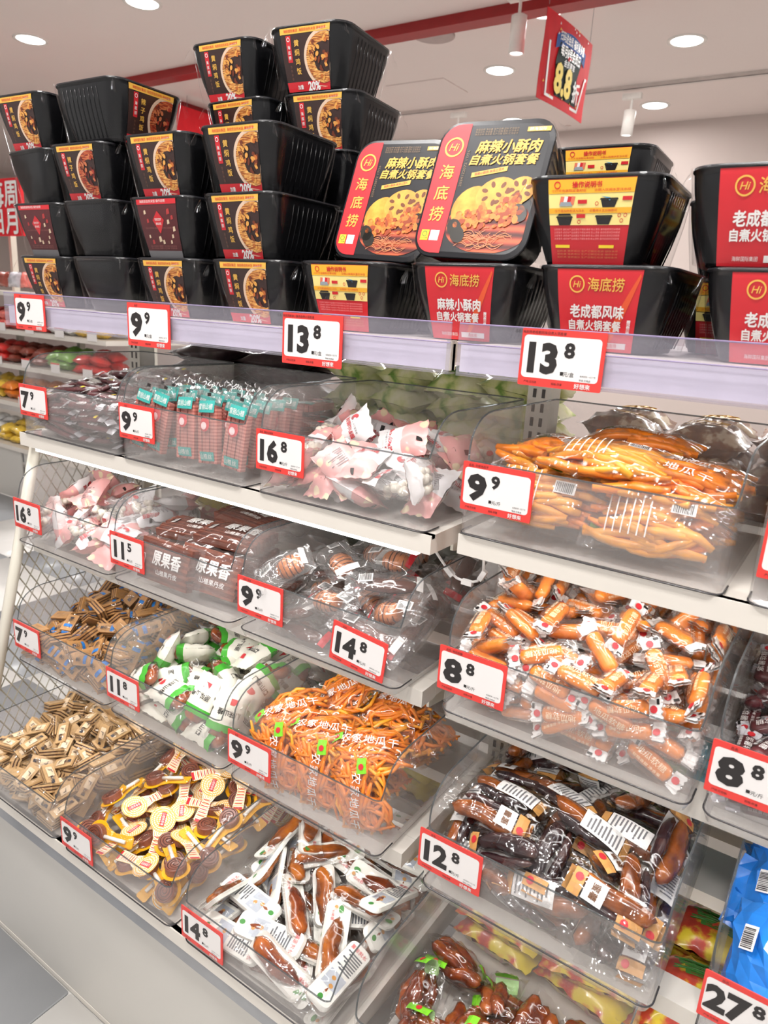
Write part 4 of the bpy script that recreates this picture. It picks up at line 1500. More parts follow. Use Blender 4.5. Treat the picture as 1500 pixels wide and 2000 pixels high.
def P_pouch(seed):
    l, w_, h = 0.082, 0.056, 0.026
    mb, zs = pillow(l, w_, h, 0.16, 12, 8, seed, 0.0012, 0.0012, 0.10)
    kind = seed % 3
    mats = [[WPOUCH, PINKP], [PINKP, PINKP], [FROST, WPOUCH]][kind]
    # two-colour pouch: faces right of the middle get the second print
    cnt_ = 0
    V = np.concatenate(mb.v)
    for i, f in enumerate(mb.f):
        if np.mean([V[q][0] for q in f]) > (0.004 if kind != 2 else 0.018):
            mb.m[i] = 1
    r = mb.build('hawthorn_pouch', mats, None, True)
    if kind == 2:
        rs = np.random.default_rng(seed)
        mb = MB()
        for k in range(13):
            mb.add(*_ball((rs.uniform(-.024, .010), rs.uniform(-.015, .015), rs.uniform(-.004, .004)), 0.0062))
        o = mb.build('yogurt_balls', BALL, r, True)
        o['kind'] = 'stuff'
    mb = MB()
    rot = -PI / 2
    if kind != 1:
        cx = -0.010 if kind == 0 else 0.024
        put_text(mb, '酸奶山楂球', cx, 0, 0.0086, 0, 0, rot=rot, bold=0.02, fit=0.036)
        put_text(mb, '净含量见包装 配料', cx - 0.0085, 0, 0.004, 1, 0, rot=rot, fit=0.032)
        ell(mb, -0.022, -0.012, 0.006, 0.0045, 0, 0, 12)
    else:
        for x, y in ((-0.012, -0.008), (0.012, 0.006)):
            poly(mb, [(x - .005, y - .004), (x + .004, y - .005), (x + .005, y + .003), (x - .004, y + .005)], 2, 0)
    rect(mb, 0.0285, -0.006, 0.0345, 0.0, 3, 0)
    mb.build('lettering', [REDT, GREY, MAROON, BLACK], r, False, drape(mb, zs))
    # grey ingredients panel on the reverse
    mb = MB()
    for k in range(8):
        rect(mb, -0.024 + 0.0034 * k, -0.014, -0.0225 + 0.0034 * k, 0.012 - 0.004 * (k % 3), 0, 0, 1, 4)
    mb.build('back_print', [GREY], r, False, lambda V: np.column_stack((V[:, 0], V[:, 1], -zs(V[:, 0], V[:, 1]) - 0.0007)))
    return Proto(r, l, w_, h)


def _ball(c, r, n=8, m=5):
    V, F = [(c[0], c[1], c[2] + r)], []
    for i in range(1, m):
        a = PI * i / m
        for j in range(n):
            b = 2 * PI * j / n
            V.append((c[0] + r * math.sin(a) * math.cos(b), c[1] + r * math.sin(a) * math.sin(b), c[2] + r * math.cos(a)))
    V.append((c[0], c[1], c[2] - r))
    F += [(0, 1 + j, 1 + (j + 1) % n) for j in range(n)]
    for i in range(m - 2):
        for j in range(n):
            a, b = 1 + i * n + j, 1 + i * n + (j + 1) % n
            F.append((a, a + n, b + n, b))
    e = len(V) - 1
    F += [(e - n + (j + 1) % n, e - n + j, e) for j in range(n)]
    return V, F


def P_potato(seed, thin=False, l=0.145, w_=0.092, h=0.036):
    mb, zs = pillow(l, w_, h, 0.10, 14, 10, seed, 0.0016, 0.0, 0.08)
    r = mb.build('sweet_potato_bag', FILM, None, True)
    rs = np.random.default_rng(seed)
    mb = MB()
    n = 105 if thin else 62
    for k in range(n):
        a = rs.normal(0, 0.5 if thin else 0.22)
        L_ = rs.uniform(0.040, 0.066) if thin else rs.uniform(0.045, 0.085)
        x = rs.uniform(-l * .25, l * .25)
        y = rs.uniform(-w_ * .36, w_ * .36)
        sg = 1 if k % 2 else -1
        cv = rs.normal(0, 0.012 if thin else 0.005)
        wd = rs.uniform(.0026, .0040) if thin else rs.uniform(.0042, .0068)
        q_ = rs.uniform(0.35, 1.0)
        P = []
        for t in np.linspace(-1, 1, 5):
            px, py = t * L_ / 2, cv * (1 - t * t)
            qx, qy = x + px * math.cos(a) - py * math.sin(a), y + px * math.sin(a) + py * math.cos(a)
            lim = max(0.0, float(zs(qx * 1.06, qy * 1.1)) - wd * 0.8)
            P.append((qx, qy, sg * q_ * lim))
        mb.tube(P, [wd * .6, wd, wd, wd, wd * .6], 5, k % 2)
    o = mb.build('dried_strips', [ORNG, ORNG2], r, True)
    o['kind'] = 'stuff'
    mb = MB()
    rect(mb, -l * .44, w_ * .16, -l * .30, w_ * .34, 0, 0.0004, 3, 3)
    ell(mb, -l * .37, w_ * .25, .004, .004, 2, 0.0012, 10)
    t_ = mb.build('green_tag', [GREENT, WHITE, REDT], r, False, drape(mb, zs))
    mb = MB()
    for k, ch in enumerate('农家地瓜干'):
        put_text(mb, ch, -0.034 + 0.0175 * k, 0.012 - 0.005 * k, 0.0165, 0, 0.0006, rot=-0.15, bold=0.008)
    mb.build('lettering', [WHITE], r, False, drape(mb, zs))
    mb = MB()
    barcode(mb, 0.030, -0.012, 0.024, 0.014, 0, 1)
    for k in range(6):
        rect(mb, -0.045 + k * 0.0085, -0.028, -0.0435 + k * 0.0085, 0.026, 0, 0, 1, 6)
    mb.build('back_print', [WHITE, BLACK], r, False, lambda V: np.column_stack((V[:, 0], V[:, 1], -zs(V[:, 0], V[:, 1]) - 0.0008 - V[:, 2])))
    return Proto(r, l, w_, h)


def P_sweet(seed, jelly, name, purple=False):
    l, w_, h = 0.084, 0.027, 0.019
    mb, zs = pillow(l, w_, h, 0.30, 12, 6, seed, 0.0008, 0.0012, -0.15)
    r = mb.build(name, SWEETF if not purple else HEAVY, None, True)
    lump(0.054, 0.0195, 0.0150, seed, 0.03, 12, 8, blunt=9).build('jelly', jelly, r, True)
    rs = np.random.default_rng(seed)
    # white printed crimped ends
    mb = MB()
    for s_ in ((-1, 1) if seed % 3 else (1,)):
        n = 9
        V = []
        for j in range(n):
            y = -0.0115 + 0.023 * j / (n - 1)
            V.append((s_ * 0.026, y * 0.85, 0.0018 + rs.normal(0, .0006)))
            V.append((s_ * (0.0385 + (0.0012 if j % 2 else -0.0006)), y, 0.0016 + rs.normal(0, .0008)))
        F = [(2 * j, 2 * j + 1, 2 * j + 3, 2 * j + 2) for j in range(n - 1)]
        mb.add(V, F, 0)
        mb.add(np.array(V) - np.array((0, 0, 0.003)), F, 0)
        ell(mb, s_ * 0.031, 0.001, 0.0042, 0.0042, 1, 0.0032, 9)
        if seed % 2:
            rect(mb, s_ * 0.0345, -0.010, s_ * 0.0375, -0.004, 2, 0.0031)
    mb.build('printed_end', [WHITE if not purple else pbr('silver_end', S(216, 214, 220), 0.3, var=0.1), REDT, BLACK], r)
    mb = MB()
    put_text(mb, '地瓜软糖' if not purple else '紫薯软糖', 0, 0.002, 0.0085, 0, 0, fit=0.036)
    put_text(mb, '软糯香甜 净含量', 0, -0.0065, 0.0035, 0, 0, fit=0.034)
    mb.build('lettering', [pbr('peach_print', S(250, 224, 188), 0.4) if not purple else WHITE], r, False, drape(mb, zs))
    return Proto(r, l, w_, h)


def P_wafer(seed, pale):
    l, w_, h = 0.062, 0.026, 0.019
    mb, zs = pillow(l, w_, h, 0.14, 8, 6, seed, 0.0007, 0.0008, 0.02)
    r = mb.build('pale_wafer_pack' if pale else 'brown_wafer_pack', HEAVY, None, True)
    mb = MB()
    L_, W_, hh = (0.046, 0.0215, 0.0155)
    z = -hh / 2
    for k in range(5):
        t = hh * (0.22 if k % 2 == 0 else 0.17)
        e = 0 if k % 2 == 0 else 0.0006
        mb.box((0, 0, z + t / 2), (L_ - 2 * e, W_ - 2 * e, t), 0 if k % 2 == 0 else 1)
        z += t
    mb.build('wafer', [WAFER2 if pale else WAFER, CHOC], r)
    mb = MB()
    if pale:
        rect(mb, -0.017, -0.006, 0.005, 0.006, 0, 0, 3, 2)
        put_text(mb, '山楂', 0.012, 0.0, 0.0075, 1, 0.0006, bold=0.02)
        put_text(mb, '厂', -0.006, 0.0, 0.0075, 1, 0.0008, bold=0.02)
    else:
        rect(mb, 0.006, -0.008, 0.0135, 0.008, 2, 0, 2, 3)
        put_text(mb, '酥心', -0.008, 0.0, 0.0075, 1, 0.0004, bold=0.02)
        rect(mb, 0.0215, -0.007, 0.0265, 0.007, 2, 0, 2, 2)
    mb.build('printed_panel', [pbr('wafer_label', S(232, 206, 172), 0.45), pbr('navy_print', S(40, 52, 72), 0.4), BLU if False else pbr('bright_blue_print', S(34, 112, 186), 0.4)], r, False, drape(mb, zs, 0.0004))
    return Proto(r, l, w_, h)


def P_green(seed):
    l, w_, h = 0.088, 0.058, 0.030
    mb, zs = pillow(l, w_, h, 0.12, 14, 8, seed, 0.0013, 0.001, 0.06)
    V = np.concatenate(mb.v)
    for i, f in enumerate(mb.f):
        x = np.mean([V[q][0] for q in f])
        mb.m[i] = 0 if x < 0.010 else (1 if x < 0.024 else 2)
    r = mb.build('hawthorn_bag', [pbr('cream_bag', S(232, 228, 214), 0.32, var=0.05, coat=0.3), pbr('green_band', S(70, 168, 52), 0.35, coat=0.3), FILM], None, True)
    lump(0.030, 0.042, 0.022, seed, 0.12, 6, 8, c=(0.024, 0, 0)).build('hawthorn_pieces', DATE, r, True)
    mb = MB()
    put_text(mb, '原味山楂', -0.006, 0.0, 0.0115, 0, 0, rot=-PI / 2, bold=0.012, fit=0.038)
    rect(mb, -0.030, -0.004, -0.020, 0.008, 1, 0, 2, 2)
    mb.build('lettering', [BLACK, REDT], r, False, drape(mb, zs))
    return Proto(r, l, w_, h)


def P_leather(seed):
    l, w_, h = 0.165, 0.085, 0.030
    mb, zs = pillow(l, w_, h, 0.14, 14, 8, seed, 0.0013, 0.0, 0.05)
    r = mb.build('fruit_leather_bag', FILM, None, True)
    mb = MB()
    rs = np.random.default_rng(seed)
    for k in range(13):
        y = -w_ * .38 + w_ * .76 * k / 12
        zz = 0.72 * float(zs(0.02, y))
        mb.box((rs.normal(0, .002), y, 0), (0.122, 0.0052, 2 * zz), k % 2)
    o = mb.build('fruit_leather', [pbr('leather_a', S(126, 76, 62), 0.5, var=0.2, vscale=60), pbr('leather_b', S(104, 60, 50), 0.5, var=0.2, vscale=60)], r)
    o['kind'] = 'stuff'
    mb = MB()
    put_text(mb, '原果香', 0.012, 0.008, 0.026, 0, 0, bold=0.03, fit=0.066)
    put_text(mb, '山楂果丹皮', 0.016, -0.015, 0.010, 0, 0, bold=0.01)
    barcode(mb, -0.052, 0.0, 0.022, 0.018, 0, 1)
    mb.build('lettering', [WHITE, BLACK], r, False, drape(mb, zs))
    return Proto(r, l, w_, h)


def P_braised(seed):
    kind = seed % 3
    l, w_, h = [(0.120, 0.046, 0.026), (0.092, 0.062, 0.034), (0.120, 0.046, 0.026)][kind]
    mb, zs = pillow(l, w_, h, 0.12, 12, 8, seed, 0.0013, 0.0008, 0.06)
    r = mb.build('braised_snack_pack', SNACKF, None, True)
    if kind == 1:
        mb = lump(0.046, 0.036, 0.028, seed, 0.05, 10, 10, c=(0.010, 0, 0))
        for k in range(5):
            x = -0.004 + k * 0.007
            rr = 0.0172 * math.sqrt(max(0.05, 1 - ((x - 0.010) / 0.024) ** 2))
            mb.tube([(x, rr * 1.04 * math.cos(a), rr * .80 * math.sin(a)) for a in np.linspace(0, 2 * PI, 15)[:-1]], 0.0011, 4, 1, True)
        mb.build('braised_egg', [EGGB, SAUS], r, True)
    else:
        mb = lump(0.092, 0.024, 0.019, seed, 0.06, 12, 8, bend=0.02)
        mb.build('sausage', [SAUS], r, True)
    mb = MB()
    barcode(mb, -l * .26, 0.002, 0.020, 0.016, 0, 1)
    rect(mb, l * .33, -w_ * .3, l * .41, w_ * .3, 2, 0, 2, 3)
    mb.build('printed_label', [WHITE, BLACK, REDT if seed % 2 else WHITE], r, False, drape(mb, zs))
    return Proto(r, l, w_, h)


def P_glazed(seed):
    l, w_, h = 0.122, 0.050, 0.026
    mb, zs = pillow(l, w_, h, 0.12, 12, 8, seed, 0.0013, 0.0008, 0.06)
    r = mb.build('glazed_potato_pack', HEAVY, None, True)
    rs = np.random.default_rng(seed)
    dark = seed % 4 == 3
    lump(0.098, 0.025, 0.021, seed, 0.09, 12, 8, bend=0.07 * rs.choice([-1, 1]), c=(0, 0.007, 0.0), taper=0.15).build('sweet_potato', GLAZED if dark else GLAZE, r, True)
    lump(0.080, 0.014, 0.016, seed + 9, 0.14, 12, 8, bend=0.05, c=(0, -0.011, -0.001), taper=-0.1).build('purple_potato', GLAZED, r, True)
    mb = MB()
    rect(mb, -0.050, -0.015, -0.036, 0.015, 0, 0, 2, 4)
    ell(mb, -0.043, 0.006, 0.0048, 0.0048, 2, 0.0006, 10)
    if seed % 2 == 0:
        rect(mb, -0.034, -0.013, -0.010, 0.013, 1, 0, 3, 4)
        put_text(mb, '蜜薯', -0.022, 0.0, 0.010, 3, 0.0006, rot=-PI / 2, bold=0.02)
    mb.build('printed_label', [TANL, WHITE, REDT, pbr('umber_print', S(110, 70, 40), 0.4)], r, False, drape(mb, zs))
    mb = MB()
    rect(mb, -0.046, -0.015, 0.008, 0.014, 0, 0, 4, 4)
    for k in range(9):
        rect(mb, -0.042 + 0.005 * k, -0.012, -0.0398 + 0.005 * k, 0.011 - .004 * (k % 3), 1, 0.0003, 1, 4)
    rect(mb, -0.056, -0.014, -0.047, 0.014, 2, 0, 1, 4)
    mb.build('back_label', [WHITE, GREY, TANL], r, False, lambda V: np.column_stack((V[:, 0], V[:, 1], -zs(V[:, 0], V[:, 1]) - 0.0007 - V[:, 2])))
    return Proto(r, l, w_, h)


def P_tray(seed):
    l, w_, h = 0.128, 0.046, 0.020
    mb, zs = pillow(l, w_, h, 0.08, 12, 8, seed, 0.0008, 0.0, 0.02)
    r = mb.build('sweet_potato_tray', HEAVY, None, True)
    rs = np.random.default_rng(seed)
    out = rrect_pts(-l * .45, -w_ * .42, l * .45, w_ * .42, 0.010, 4)
    inn = [(x * 0.9, y * 0.8) for x, y in out]
    mb = MB().loft([[(x * .95, y * .93, -0.0075) for x, y in out], [(x, y, -0.002) for x, y in out], [(x, y, -0.001) for x, y in out], [(x, y, -0.0035) for x, y in inn]], 0)
    t = mb.build('tray', TRAYW, r)
    lump(0.092, 0.028, 0.018, seed, 0.10, 12, 8, bend=0.05 * rs.choice([-1, 1]), c=(0.012, 0, 0.0015), taper=0.2).build('sweet_potato', GLAZE if seed % 3 else DATE, r, True)
    mb = MB()
    ell(mb, -0.046, 0.004, 0.006, 0.004, 0, 0.0004, 10)
    ell(mb, -0.048, -0.004, 0.003, 0.003, 1, 0.0004, 8)
    put_text(mb, '冰烤薯', -0.036, -0.008, 0.006, 2, 0.0004)
    mb.build('printed_label', [pbr('leaf_print', S(66, 138, 60), 0.4), TANL, REDT], t, False, lambda V: np.column_stack((V[:, 0], V[:, 1], V[:, 2] - 0.0012)))
    mb = MB()
    put_text(mb, '冰烤蜜薯', -0.044, 0, 0.0085, 0, 0, rot=PI / 2, fit=0.028)
    for k in range(8):
        rect(mb, -0.036 + 0.0045 * k, -0.013, -0.0335 + 0.0045 * k, 0.013 - .005 * (k % 3), 1, 0, 1, 1)
    rect(mb, 0.004, -0.014, 0.030, 0.014, 2, 0)
    for k in range(2):
        ell(mb, 0.014 + 0.012 * k, 0.002 * (-1) ** k, 0.0035, 0.0035, 3, 0.0003, 7)
    ell(mb, 0.047, 0.0, 0.005, 0.004, 4, 0, 9)
    mb.build('back_label', [REDT, pbr('ash_print', S(96, 98, 104), 0.5), pbr('mist_print', S(186, 192, 202), 0.4), TANL, MATS['leaf_print']], t, False, lambda V: np.column_stack((V[:, 0], V[:, 1], -0.0078 - V[:, 2])))
    return Proto(r, l, w_, h)


def P_date(seed):
    l, w_, h = 0.100, 0.058, 0.034
    mb, zs = pillow(l, w_, h, 0.12, 12, 8, seed, 0.0016, 0.001, 0.06)
    r = mb.build('date_bag', HEAVY, None, True)
    rs = np.random.default_rng(seed)
    mb = MB()
    for k in range(2 + seed % 2):
        lump(0.070, 0.023, 0.023, seed * 5 + k, 0.13, 12, 9, 0.03, 0, mb, (0.006, -0.014 + 0.0145 * k, rs.normal(0, .003)), 0.15, rs.normal(0, .12))
    mb.build('fruit', DATE, r, True)
    mb = MB()
    rect(mb, -0.044, -0.020, -0.030, 0.014, 0, 0, 3, 5)
    ell(mb, -0.037, -0.003, 0.0042, 0.0042, 1, 0.0006, 10)
    mb.build('printed_label', [GREENT, REDT], r, False, drape(mb, zs))
    mb = MB()
    rect(mb, -0.044, -0.020, -0.030, 0.014, 0, 0, 3, 5)
    mb.build('back_label', [pbr('pale_green_print', S(186, 226, 160), 0.4)], r, False, lambda V: np.column_stack((V[:, 0], V[:, 1], -zs(V[:, 0], V[:, 1]) - 0.0007)))
    return Proto(r, l, w_, h)


def P_lolly(seed):
    l, w_, h = 0.098, 0.044, 0.018
    # card outline: disc plus handle tab
    P = []
    for t in np.linspace(0.62, 2 * PI - 0.62, 22):
        P.append((-0.026 - 0.0215 * math.cos(t) * -1 if False else -0.024 + 0.0225 * math.cos(t), 0.0225 * math.sin(t)))
    P += [(0.010, -0.008), (0.046, -0.0105), (0.049, -0.008), (0.049, 0.008), (0.046, 0.0105), (0.010, 0.008)]
    mb = MB()
    n = len(P)
    top = [(x, y, 0.0006) for x, y in P]
    bot = [(x, y, -0.0006) for x, y in P]
    mb.add(top + bot, [tuple(range(n))], 0)
    mb.add(top + bot, [tuple(range(2 * n - 1, n - 1, -1))], 1)
    mb.add(top + bot, [(i, n + i, n + (i + 1) % n, (i + 1) % n) for i in range(n)], 0)
    r = mb.build('hawthorn_lolly', [CARDY, CARDB])
    b = MB().lathe([(0.0165, 0.0012), (0.0172, 0.002), (0.0172, 0.0125), (0.0160, 0.0137)], 18, 0).build('hawthorn_roll', ROLLM, r)
    b.location = (-0.024, 0, 0)
    # spiral groove standing proud on the roll
    mb = MB()
    mb.tube([(q * math.cos(a), q * math.sin(a), 0.0137) for a, q in zip(np.linspace(0, 5.5 * PI, 44), np.linspace(0.002, 0.0150, 44))], 0.0007, 4)
    mb.build('spiral', pbr('spiral_brown', S(72, 34, 26), 0.35), b, True)
    MB().tube([(-0.008, 0, 0.0065), (0.036, 0, 0.0050)], 0.0032, 8).build('stick', STICK, r, True)
    mb, zs = pillow(0.100, 0.042, 0.031, 0.02, 12, 6, seed, 0.0006, 0.0, 0.3)
    F = [f for f in mb.f[:len(mb.f) // 2]]
    mb2 = MB()
    V = mb.v[0].copy()
    V[:, 2] = np.where(V[:, 0] > 0.0, V[:, 2] * 0.62, V[:, 2]) + 0.0008
    V[:, 1] = np.where(V[:, 0] > 0.008, V[:, 1] * 0.5, V[:, 1])
    mb2.add(V, F, 0)
    mb2.build('blister', HEAVY, r, True)
    mb = MB()
    rect(mb, -0.036, -0.004, -0.012, 0.004, 0, 0)
    put_text(mb, '山楂棒棒卷', -0.024, 0, 0.006, 1, 0.0003, fit=0.021)
    for k in range(6):
        rect(mb, 0.006 + 0.006 * k, -0.007, 0.0075 + 0.006 * k, 0.006, 0, 0)
    rect(mb, 0.044, -0.008, 0.049, 0.008, 0, 0)
    for q in (0.0075, 0.012, 0.0165, 0.0205):
        ring(mb, -0.024, 0, q, q + 0.0016, 2, -0.0002, 20)
    mb.build('back_print', [REDT, WHITE, pbr('ring_orange', S(240, 178, 70), 0.4)], r, False, lambda V: np.column_stack((V[:, 0], -V[:, 1], -0.0009 - V[:, 2])))
    return Proto(r, l, w_, h)


def P_plain(name, l, w_, h, mat, seed, glyph=None, gm=None, part_name='lettering', bc=False, coarse=False):
    mb, zs = pillow(l, w_, h, 0.12, 7, 5, seed, 0.0035, 0.001, 0.06) if coarse else pillow(l, w_, h, 0.12, 14, 10, seed, 0.0022, 0.001, 0.06)
    r = mb.build(name, mat, None, not coarse)
    mb = MB()
    if glyph:
        put_text(mb, glyph, 0, 0, w_ * .36, 0, 0.003, bold=0.01, fit=l * .5)
    if bc:
        barcode(mb, l * .12, -w_ * .06, 0.026, 0.018, 1, 2, 0.0055)
    if mb.v:
        mb.build(part_name, [gm or WHITE, WHITE, BLACK], r, False, drape(mb, zs))
    return Proto(r, l, w_, h)


#==FILL==
# ------------------------------------------------------------------ goods: filling the bins
import time as _t
_t0 = _t.time()
cnts = {}
sticks = [P_stick(i) for i in range(3)]
cnts['A'] = fill('A', sticks, lambda x, y: 0.100 + 0.05 * y, 230, 'plum fruit stick', 'fruit stick', 'fruit sticks in the highest far bin', yaw=(0.12, 0.5), tilt=0.2, seed=11)
# upright bar packs
bars = [P_bars(i) for i in range(3)]
bx, by, bz, W_, D_ = BINS['B']
rs = np.random.default_rng(21)
GB = 'fruit bar packs in the teal bin'
for row in range(5):
    n = 5
    for k in range(n):
        x = bx + 0.033 + (W_ - 0.066) * (k + 0.12 * rs.normal()) / (n - 1)
        y = by + 0.022 + row * 0.028
        x = min(max(x, bx + 0.031), bx + W_ - 0.031)
        M_ = Matrix.Translation((x, y, bz + 0.068 + row * 0.001)) @ Matrix.Rotation(rs.normal(0, 0.10), 4, 'Y') @ Matrix.Rotation(-0.10 - 0.03 * row, 4, 'X') @ Matrix.Rotation(PI / 2, 4, 'X') @ Matrix.Rotation(PI / 2, 4, 'Z')
        place(bars[(row * 3 + k) % 3], M_, 'teal-banded fruit bar pack standing upright, ' + ['front', 'second', 'third', 'fourth', 'last'][row] + ' row, ' + ['first', 'second', 'third', 'fourth', 'fifth'][k] + ' from the 9.9 card', 'fruit bar pack', GB)
for k in range(9):
    M_ = pose((bx + 0.06 + 0.17 * (k % 3) / 2, by + 0.215 + 0.03 * rs.normal(0, .3), bz + 0.025 + 0.026 * (k // 3) + 0.02), rs.normal(0, .25) + (PI / 2 if k % 2 else PI / 2), rs.normal(0, .06), rs.normal(0, .1))
    place(bars[k % 3], M_, 'clear fruit bar pack with teal bands lying flat behind the upright ones', 'fruit bar pack', 'flat fruit bar packs')
pouches = [P_pouch(i) for i in (0, 1, 2, 3, 5)]
cnts['C'] = fill('C', pouches, lambda x, y: 0.094 + 0.035 * math.sin(PI * y) + (0.02 if x < .45 and y > .35 else 0), 60, 'pouch beside the upright', 'pouch', 'hawthorn pouches beside the upright', tilt=0.7, seed=31, flip=0.35, slope=1.0, cand=70)
cnts['P'] = fill('P', pouches, lambda x, y: 0.080 + 0.06 * math.sin(PI * y), 60, 'pouch by the mesh end', 'pouch', 'hawthorn pouches by the mesh end', tilt=0.7, seed=32, flip=0.35, slope=1.0, cand=70)
potD = [P_potato(100 + i) for i in range(3)]
GD = 'sweet potato bags on the highest tier'
bx, by, bz, W_, D_ = BINS['D']
for (x, y, z, yw, pt, rl, fl), lab in (
        ((0.085, 0.040, 0.055, 0.0, 0.0, 1.15, 1), 'sweet potato bag standing behind the front panel next to its price card'),
        ((0.212, 0.040, 0.056, 0.06, 0.0, 1.10, 1), 'sweet potato bag with barcode standing behind the front panel'),
        ((0.080, 0.115, 0.030, 0.2, 0.0, 0.0, 0), 'sweet potato bag buried low at the far side of its bin'),
        ((0.214, 0.115, 0.030, -0.1, 0.0, 0.0, 0), 'sweet potato bag buried low at the near side of its bin'),
        ((0.085, 0.210, 0.030, 0.1, 0.0, 0.1, 0), 'sweet potato bag at the back of the bin floor, far side'),
        ((0.212, 0.210, 0.030, -0.2, 0.0, 0.1, 0), 'sweet potato bag at the back of the bin floor, near side'),
        ((0.088, 0.085, 0.098, -0.45, 0.05, 0.10, 0), 'sweet potato bag slanting across the far side with lettering up'),
        ((0.085, 0.190, 0.066, 0.15, 0.0, 0.10, 0), 'sweet potato bag under the green tags at the far back'),
        ((0.214, 0.205, 0.070, -0.05, 0.0, 0.10, 0), 'sweet potato bag lying under the topmost one'),
        ((0.150, 0.060, 0.106, 0.10, 0.0, 0.16, 1), 'sweet potato bag bulging over the front rim'),
        ((0.222, 0.118, 0.090, 0.04, 0.0, 0.12, 0), 'sweet potato bag with a lime tag at the near side'),
        ((0.150, 0.190, 0.108, -0.08, 0.0, 0.08, 0), 'topmost sweet potato bag with white lettering across its back'),
        ((0.214, 0.066, 0.092, 0.15, 0.05, 0.3, 0), 'sweet potato bag wedged at the near front corner')):
    place(potD[int(x * 1000) % 3], pose((bx + x, by + y, bz + z), yw, pt, rl + (PI if fl else 0)), lab, 'snack bag', GD)
mush = [P_plain('mushroom_bag', 0.11, 0.085, 0.045, pattern('mushroom_brown', 'noise', [S(92, 58, 42), S(140, 98, 72), S(222, 206, 180)], 34, 0.3, 'Object', 0.5, [0.35, 0.55, 0.62]), 300 + i, '香菇', GOLD) for i in range(2)]
for k, (x, y, z) in enumerate(((0.07, 0.07, 0.03), (0.19, 0.08, 0.03), (0.07, 0.18, 0.03), (0.19, 0.19, 0.03), (0.08, 0.10, 0.08))):
    b_ = BINS['D2']
    place(mush[k % 2], pose((b_[0] + x, b_[1] + y, b_[2] + z), 0.4 * k, 0, 0.1), 'brown snack bag in the bin cut off by the picture edge', 'snack bag', 'brown bags at the picture edge')
lea = [P_leather(120 + i) for i in range(2)]
bx, by, bz, W_, D_ = BINS['Q']
GQ = 'fruit leather bags'
for (x, y, z, yw, pt, rl), lab in (
        ((0.110, 0.030, 0.046, 0.0, 0.0, 1.35), 'fruit leather bag standing against the front panel with white lettering'),
        ((0.190, 0.052, 0.046, 0.15, 0.06, 1.2), 'fruit leather bag standing second behind the front panel'),
        ((0.100, 0.130, 0.024, 0.1, 0, 0), 'fruit leather bag lying at the bottom, far half'),
        ((0.180, 0.180, 0.024, 0.2, 0, 0), 'fruit leather bag lying at the bottom, near half'),
        ((0.110, 0.190, 0.054, -0.1, 0, 0), 'fruit leather bag in the middle of the heap, far half'),
        ((0.185, 0.120, 0.060, 0.15, 0, 0.1), 'fruit leather bag in the middle of the heap, near half'),
        ((0.100, 0.105, 0.084, 0.2, 0, 0.1), 'fruit leather bag tilted over the 11.5 card'),
        ((0.190, 0.108, 0.092, 0.12, 0, 0.12), 'fruit leather bag on top nearest the next bin'),
        ((0.150, 0.185, 0.100, -0.10, 0, 0.05), 'topmost fruit leather bag with barcode end')):
    place(lea[int(x * 1000) % 2], pose((bx + x, by + y, bz + z), yw, pt, rl), lab, 'snack bag', GQ)
brs = [P_braised(140 + i) for i in range(6)]
cnts['F'] = fill('F', brs, lambda x, y: 0.034 + 0.035 * x + 0.055 * y, 44, 'braised snack vacuum pack', 'snack pack', 'braised snack packs', yaw=(0.3, 0.8), tilt=0.5, seed=41, slope=0.8)
place(brs[2], pose((BINS['F'][0] + 0.060, BINS['F'][1] + 0.034, BINS['F'][2] + 0.100), 0.75, -0.50, 0.35), 'silvery egg pack leaning over the 9.9 card on the rim', 'snack pack', 'braised snack packs')
place(brs[5], pose((BINS['F'][0] + 0.175, BINS['F'][1] + 0.14, BINS['F'][2] + 0.115), 0.2, 0, 0.3), 'egg pack with a red label on top of the sausage bin', 'snack pack', 'braised snack packs')
place(brs[2], pose((BINS['F'][0] + 0.11, BINS['F'][1] + 0.10, BINS['F'][2] + 0.108), -0.5, 0.2, 0.3), 'egg pack standing at the middle of the sausage bin', 'snack pack', 'braised snack packs')
place(brs[0], pose((BINS['F'][0] + 0.215, BINS['F'][1] + 0.075, BINS['F'][2] + 0.105), 0.55, 0, 0.4), 'long dark sausage pack sloping over the 14.8 card', 'snack pack', 'braised snack packs')
sweets = [P_sweet(160 + i, JELLY, 'wrapped_sweet') for i in range(5)]
cnts['E'] = fill('E', sweets, lambda x, y: 0.082 + 0.062 * math.sin(PI * min(1, y * .85)) * (1.15 - .45 * x) + 0.02 * y, 300, 'orange wrapped sweet', 'sweet', 'orange wrapped sweets in the 8.8 bin', tilt=0.6, seed=51, flip=0.3, slope=0.9)
psw = [P_sweet(170 + i, PURP, 'purple_sweet', True) for i in range(3)]
cnts['E2'] = fill('E2', psw, lambda x, y: 0.07 + 0.06 * y, 110, 'silvery purple wrapped sweet', 'sweet', 'purple wrapped sweets in the near bin', tilt=0.6, seed=52, flip=0.3)
waf = [P_wafer(180 + i, False) for i in range(3)]
cnts['H'] = fill('H', waf, lambda x, y: 0.052 + 0.075 * y, 300, 'brown wafer with blue print', 'wafer', 'blue-printed wafers', tilt=0.7, seed=61, flip=0.2, slope=1.0)
waf2 = [P_wafer(190 + i, True) for i in range(3)]
cnts['K'] = fill('K', waf2, lambda x, y: 0.058 + 0.06 * min(1, y * 1.6), 300, 'pale wafer with beige label', 'wafer', 'pale wafers in the bottom bin', tilt=0.7, seed=62, flip=0.2, slope=1.0)
grn = [P_green(200 + i) for i in range(3)]
cnts['I'] = fill('I', grn, lambda x, y: 0.062 + 0.065 * y, 70, 'green-banded cream hawthorn bag', 'snack bag', 'green-banded hawthorn bags', tilt=0.5, seed=71, slope=0.9)
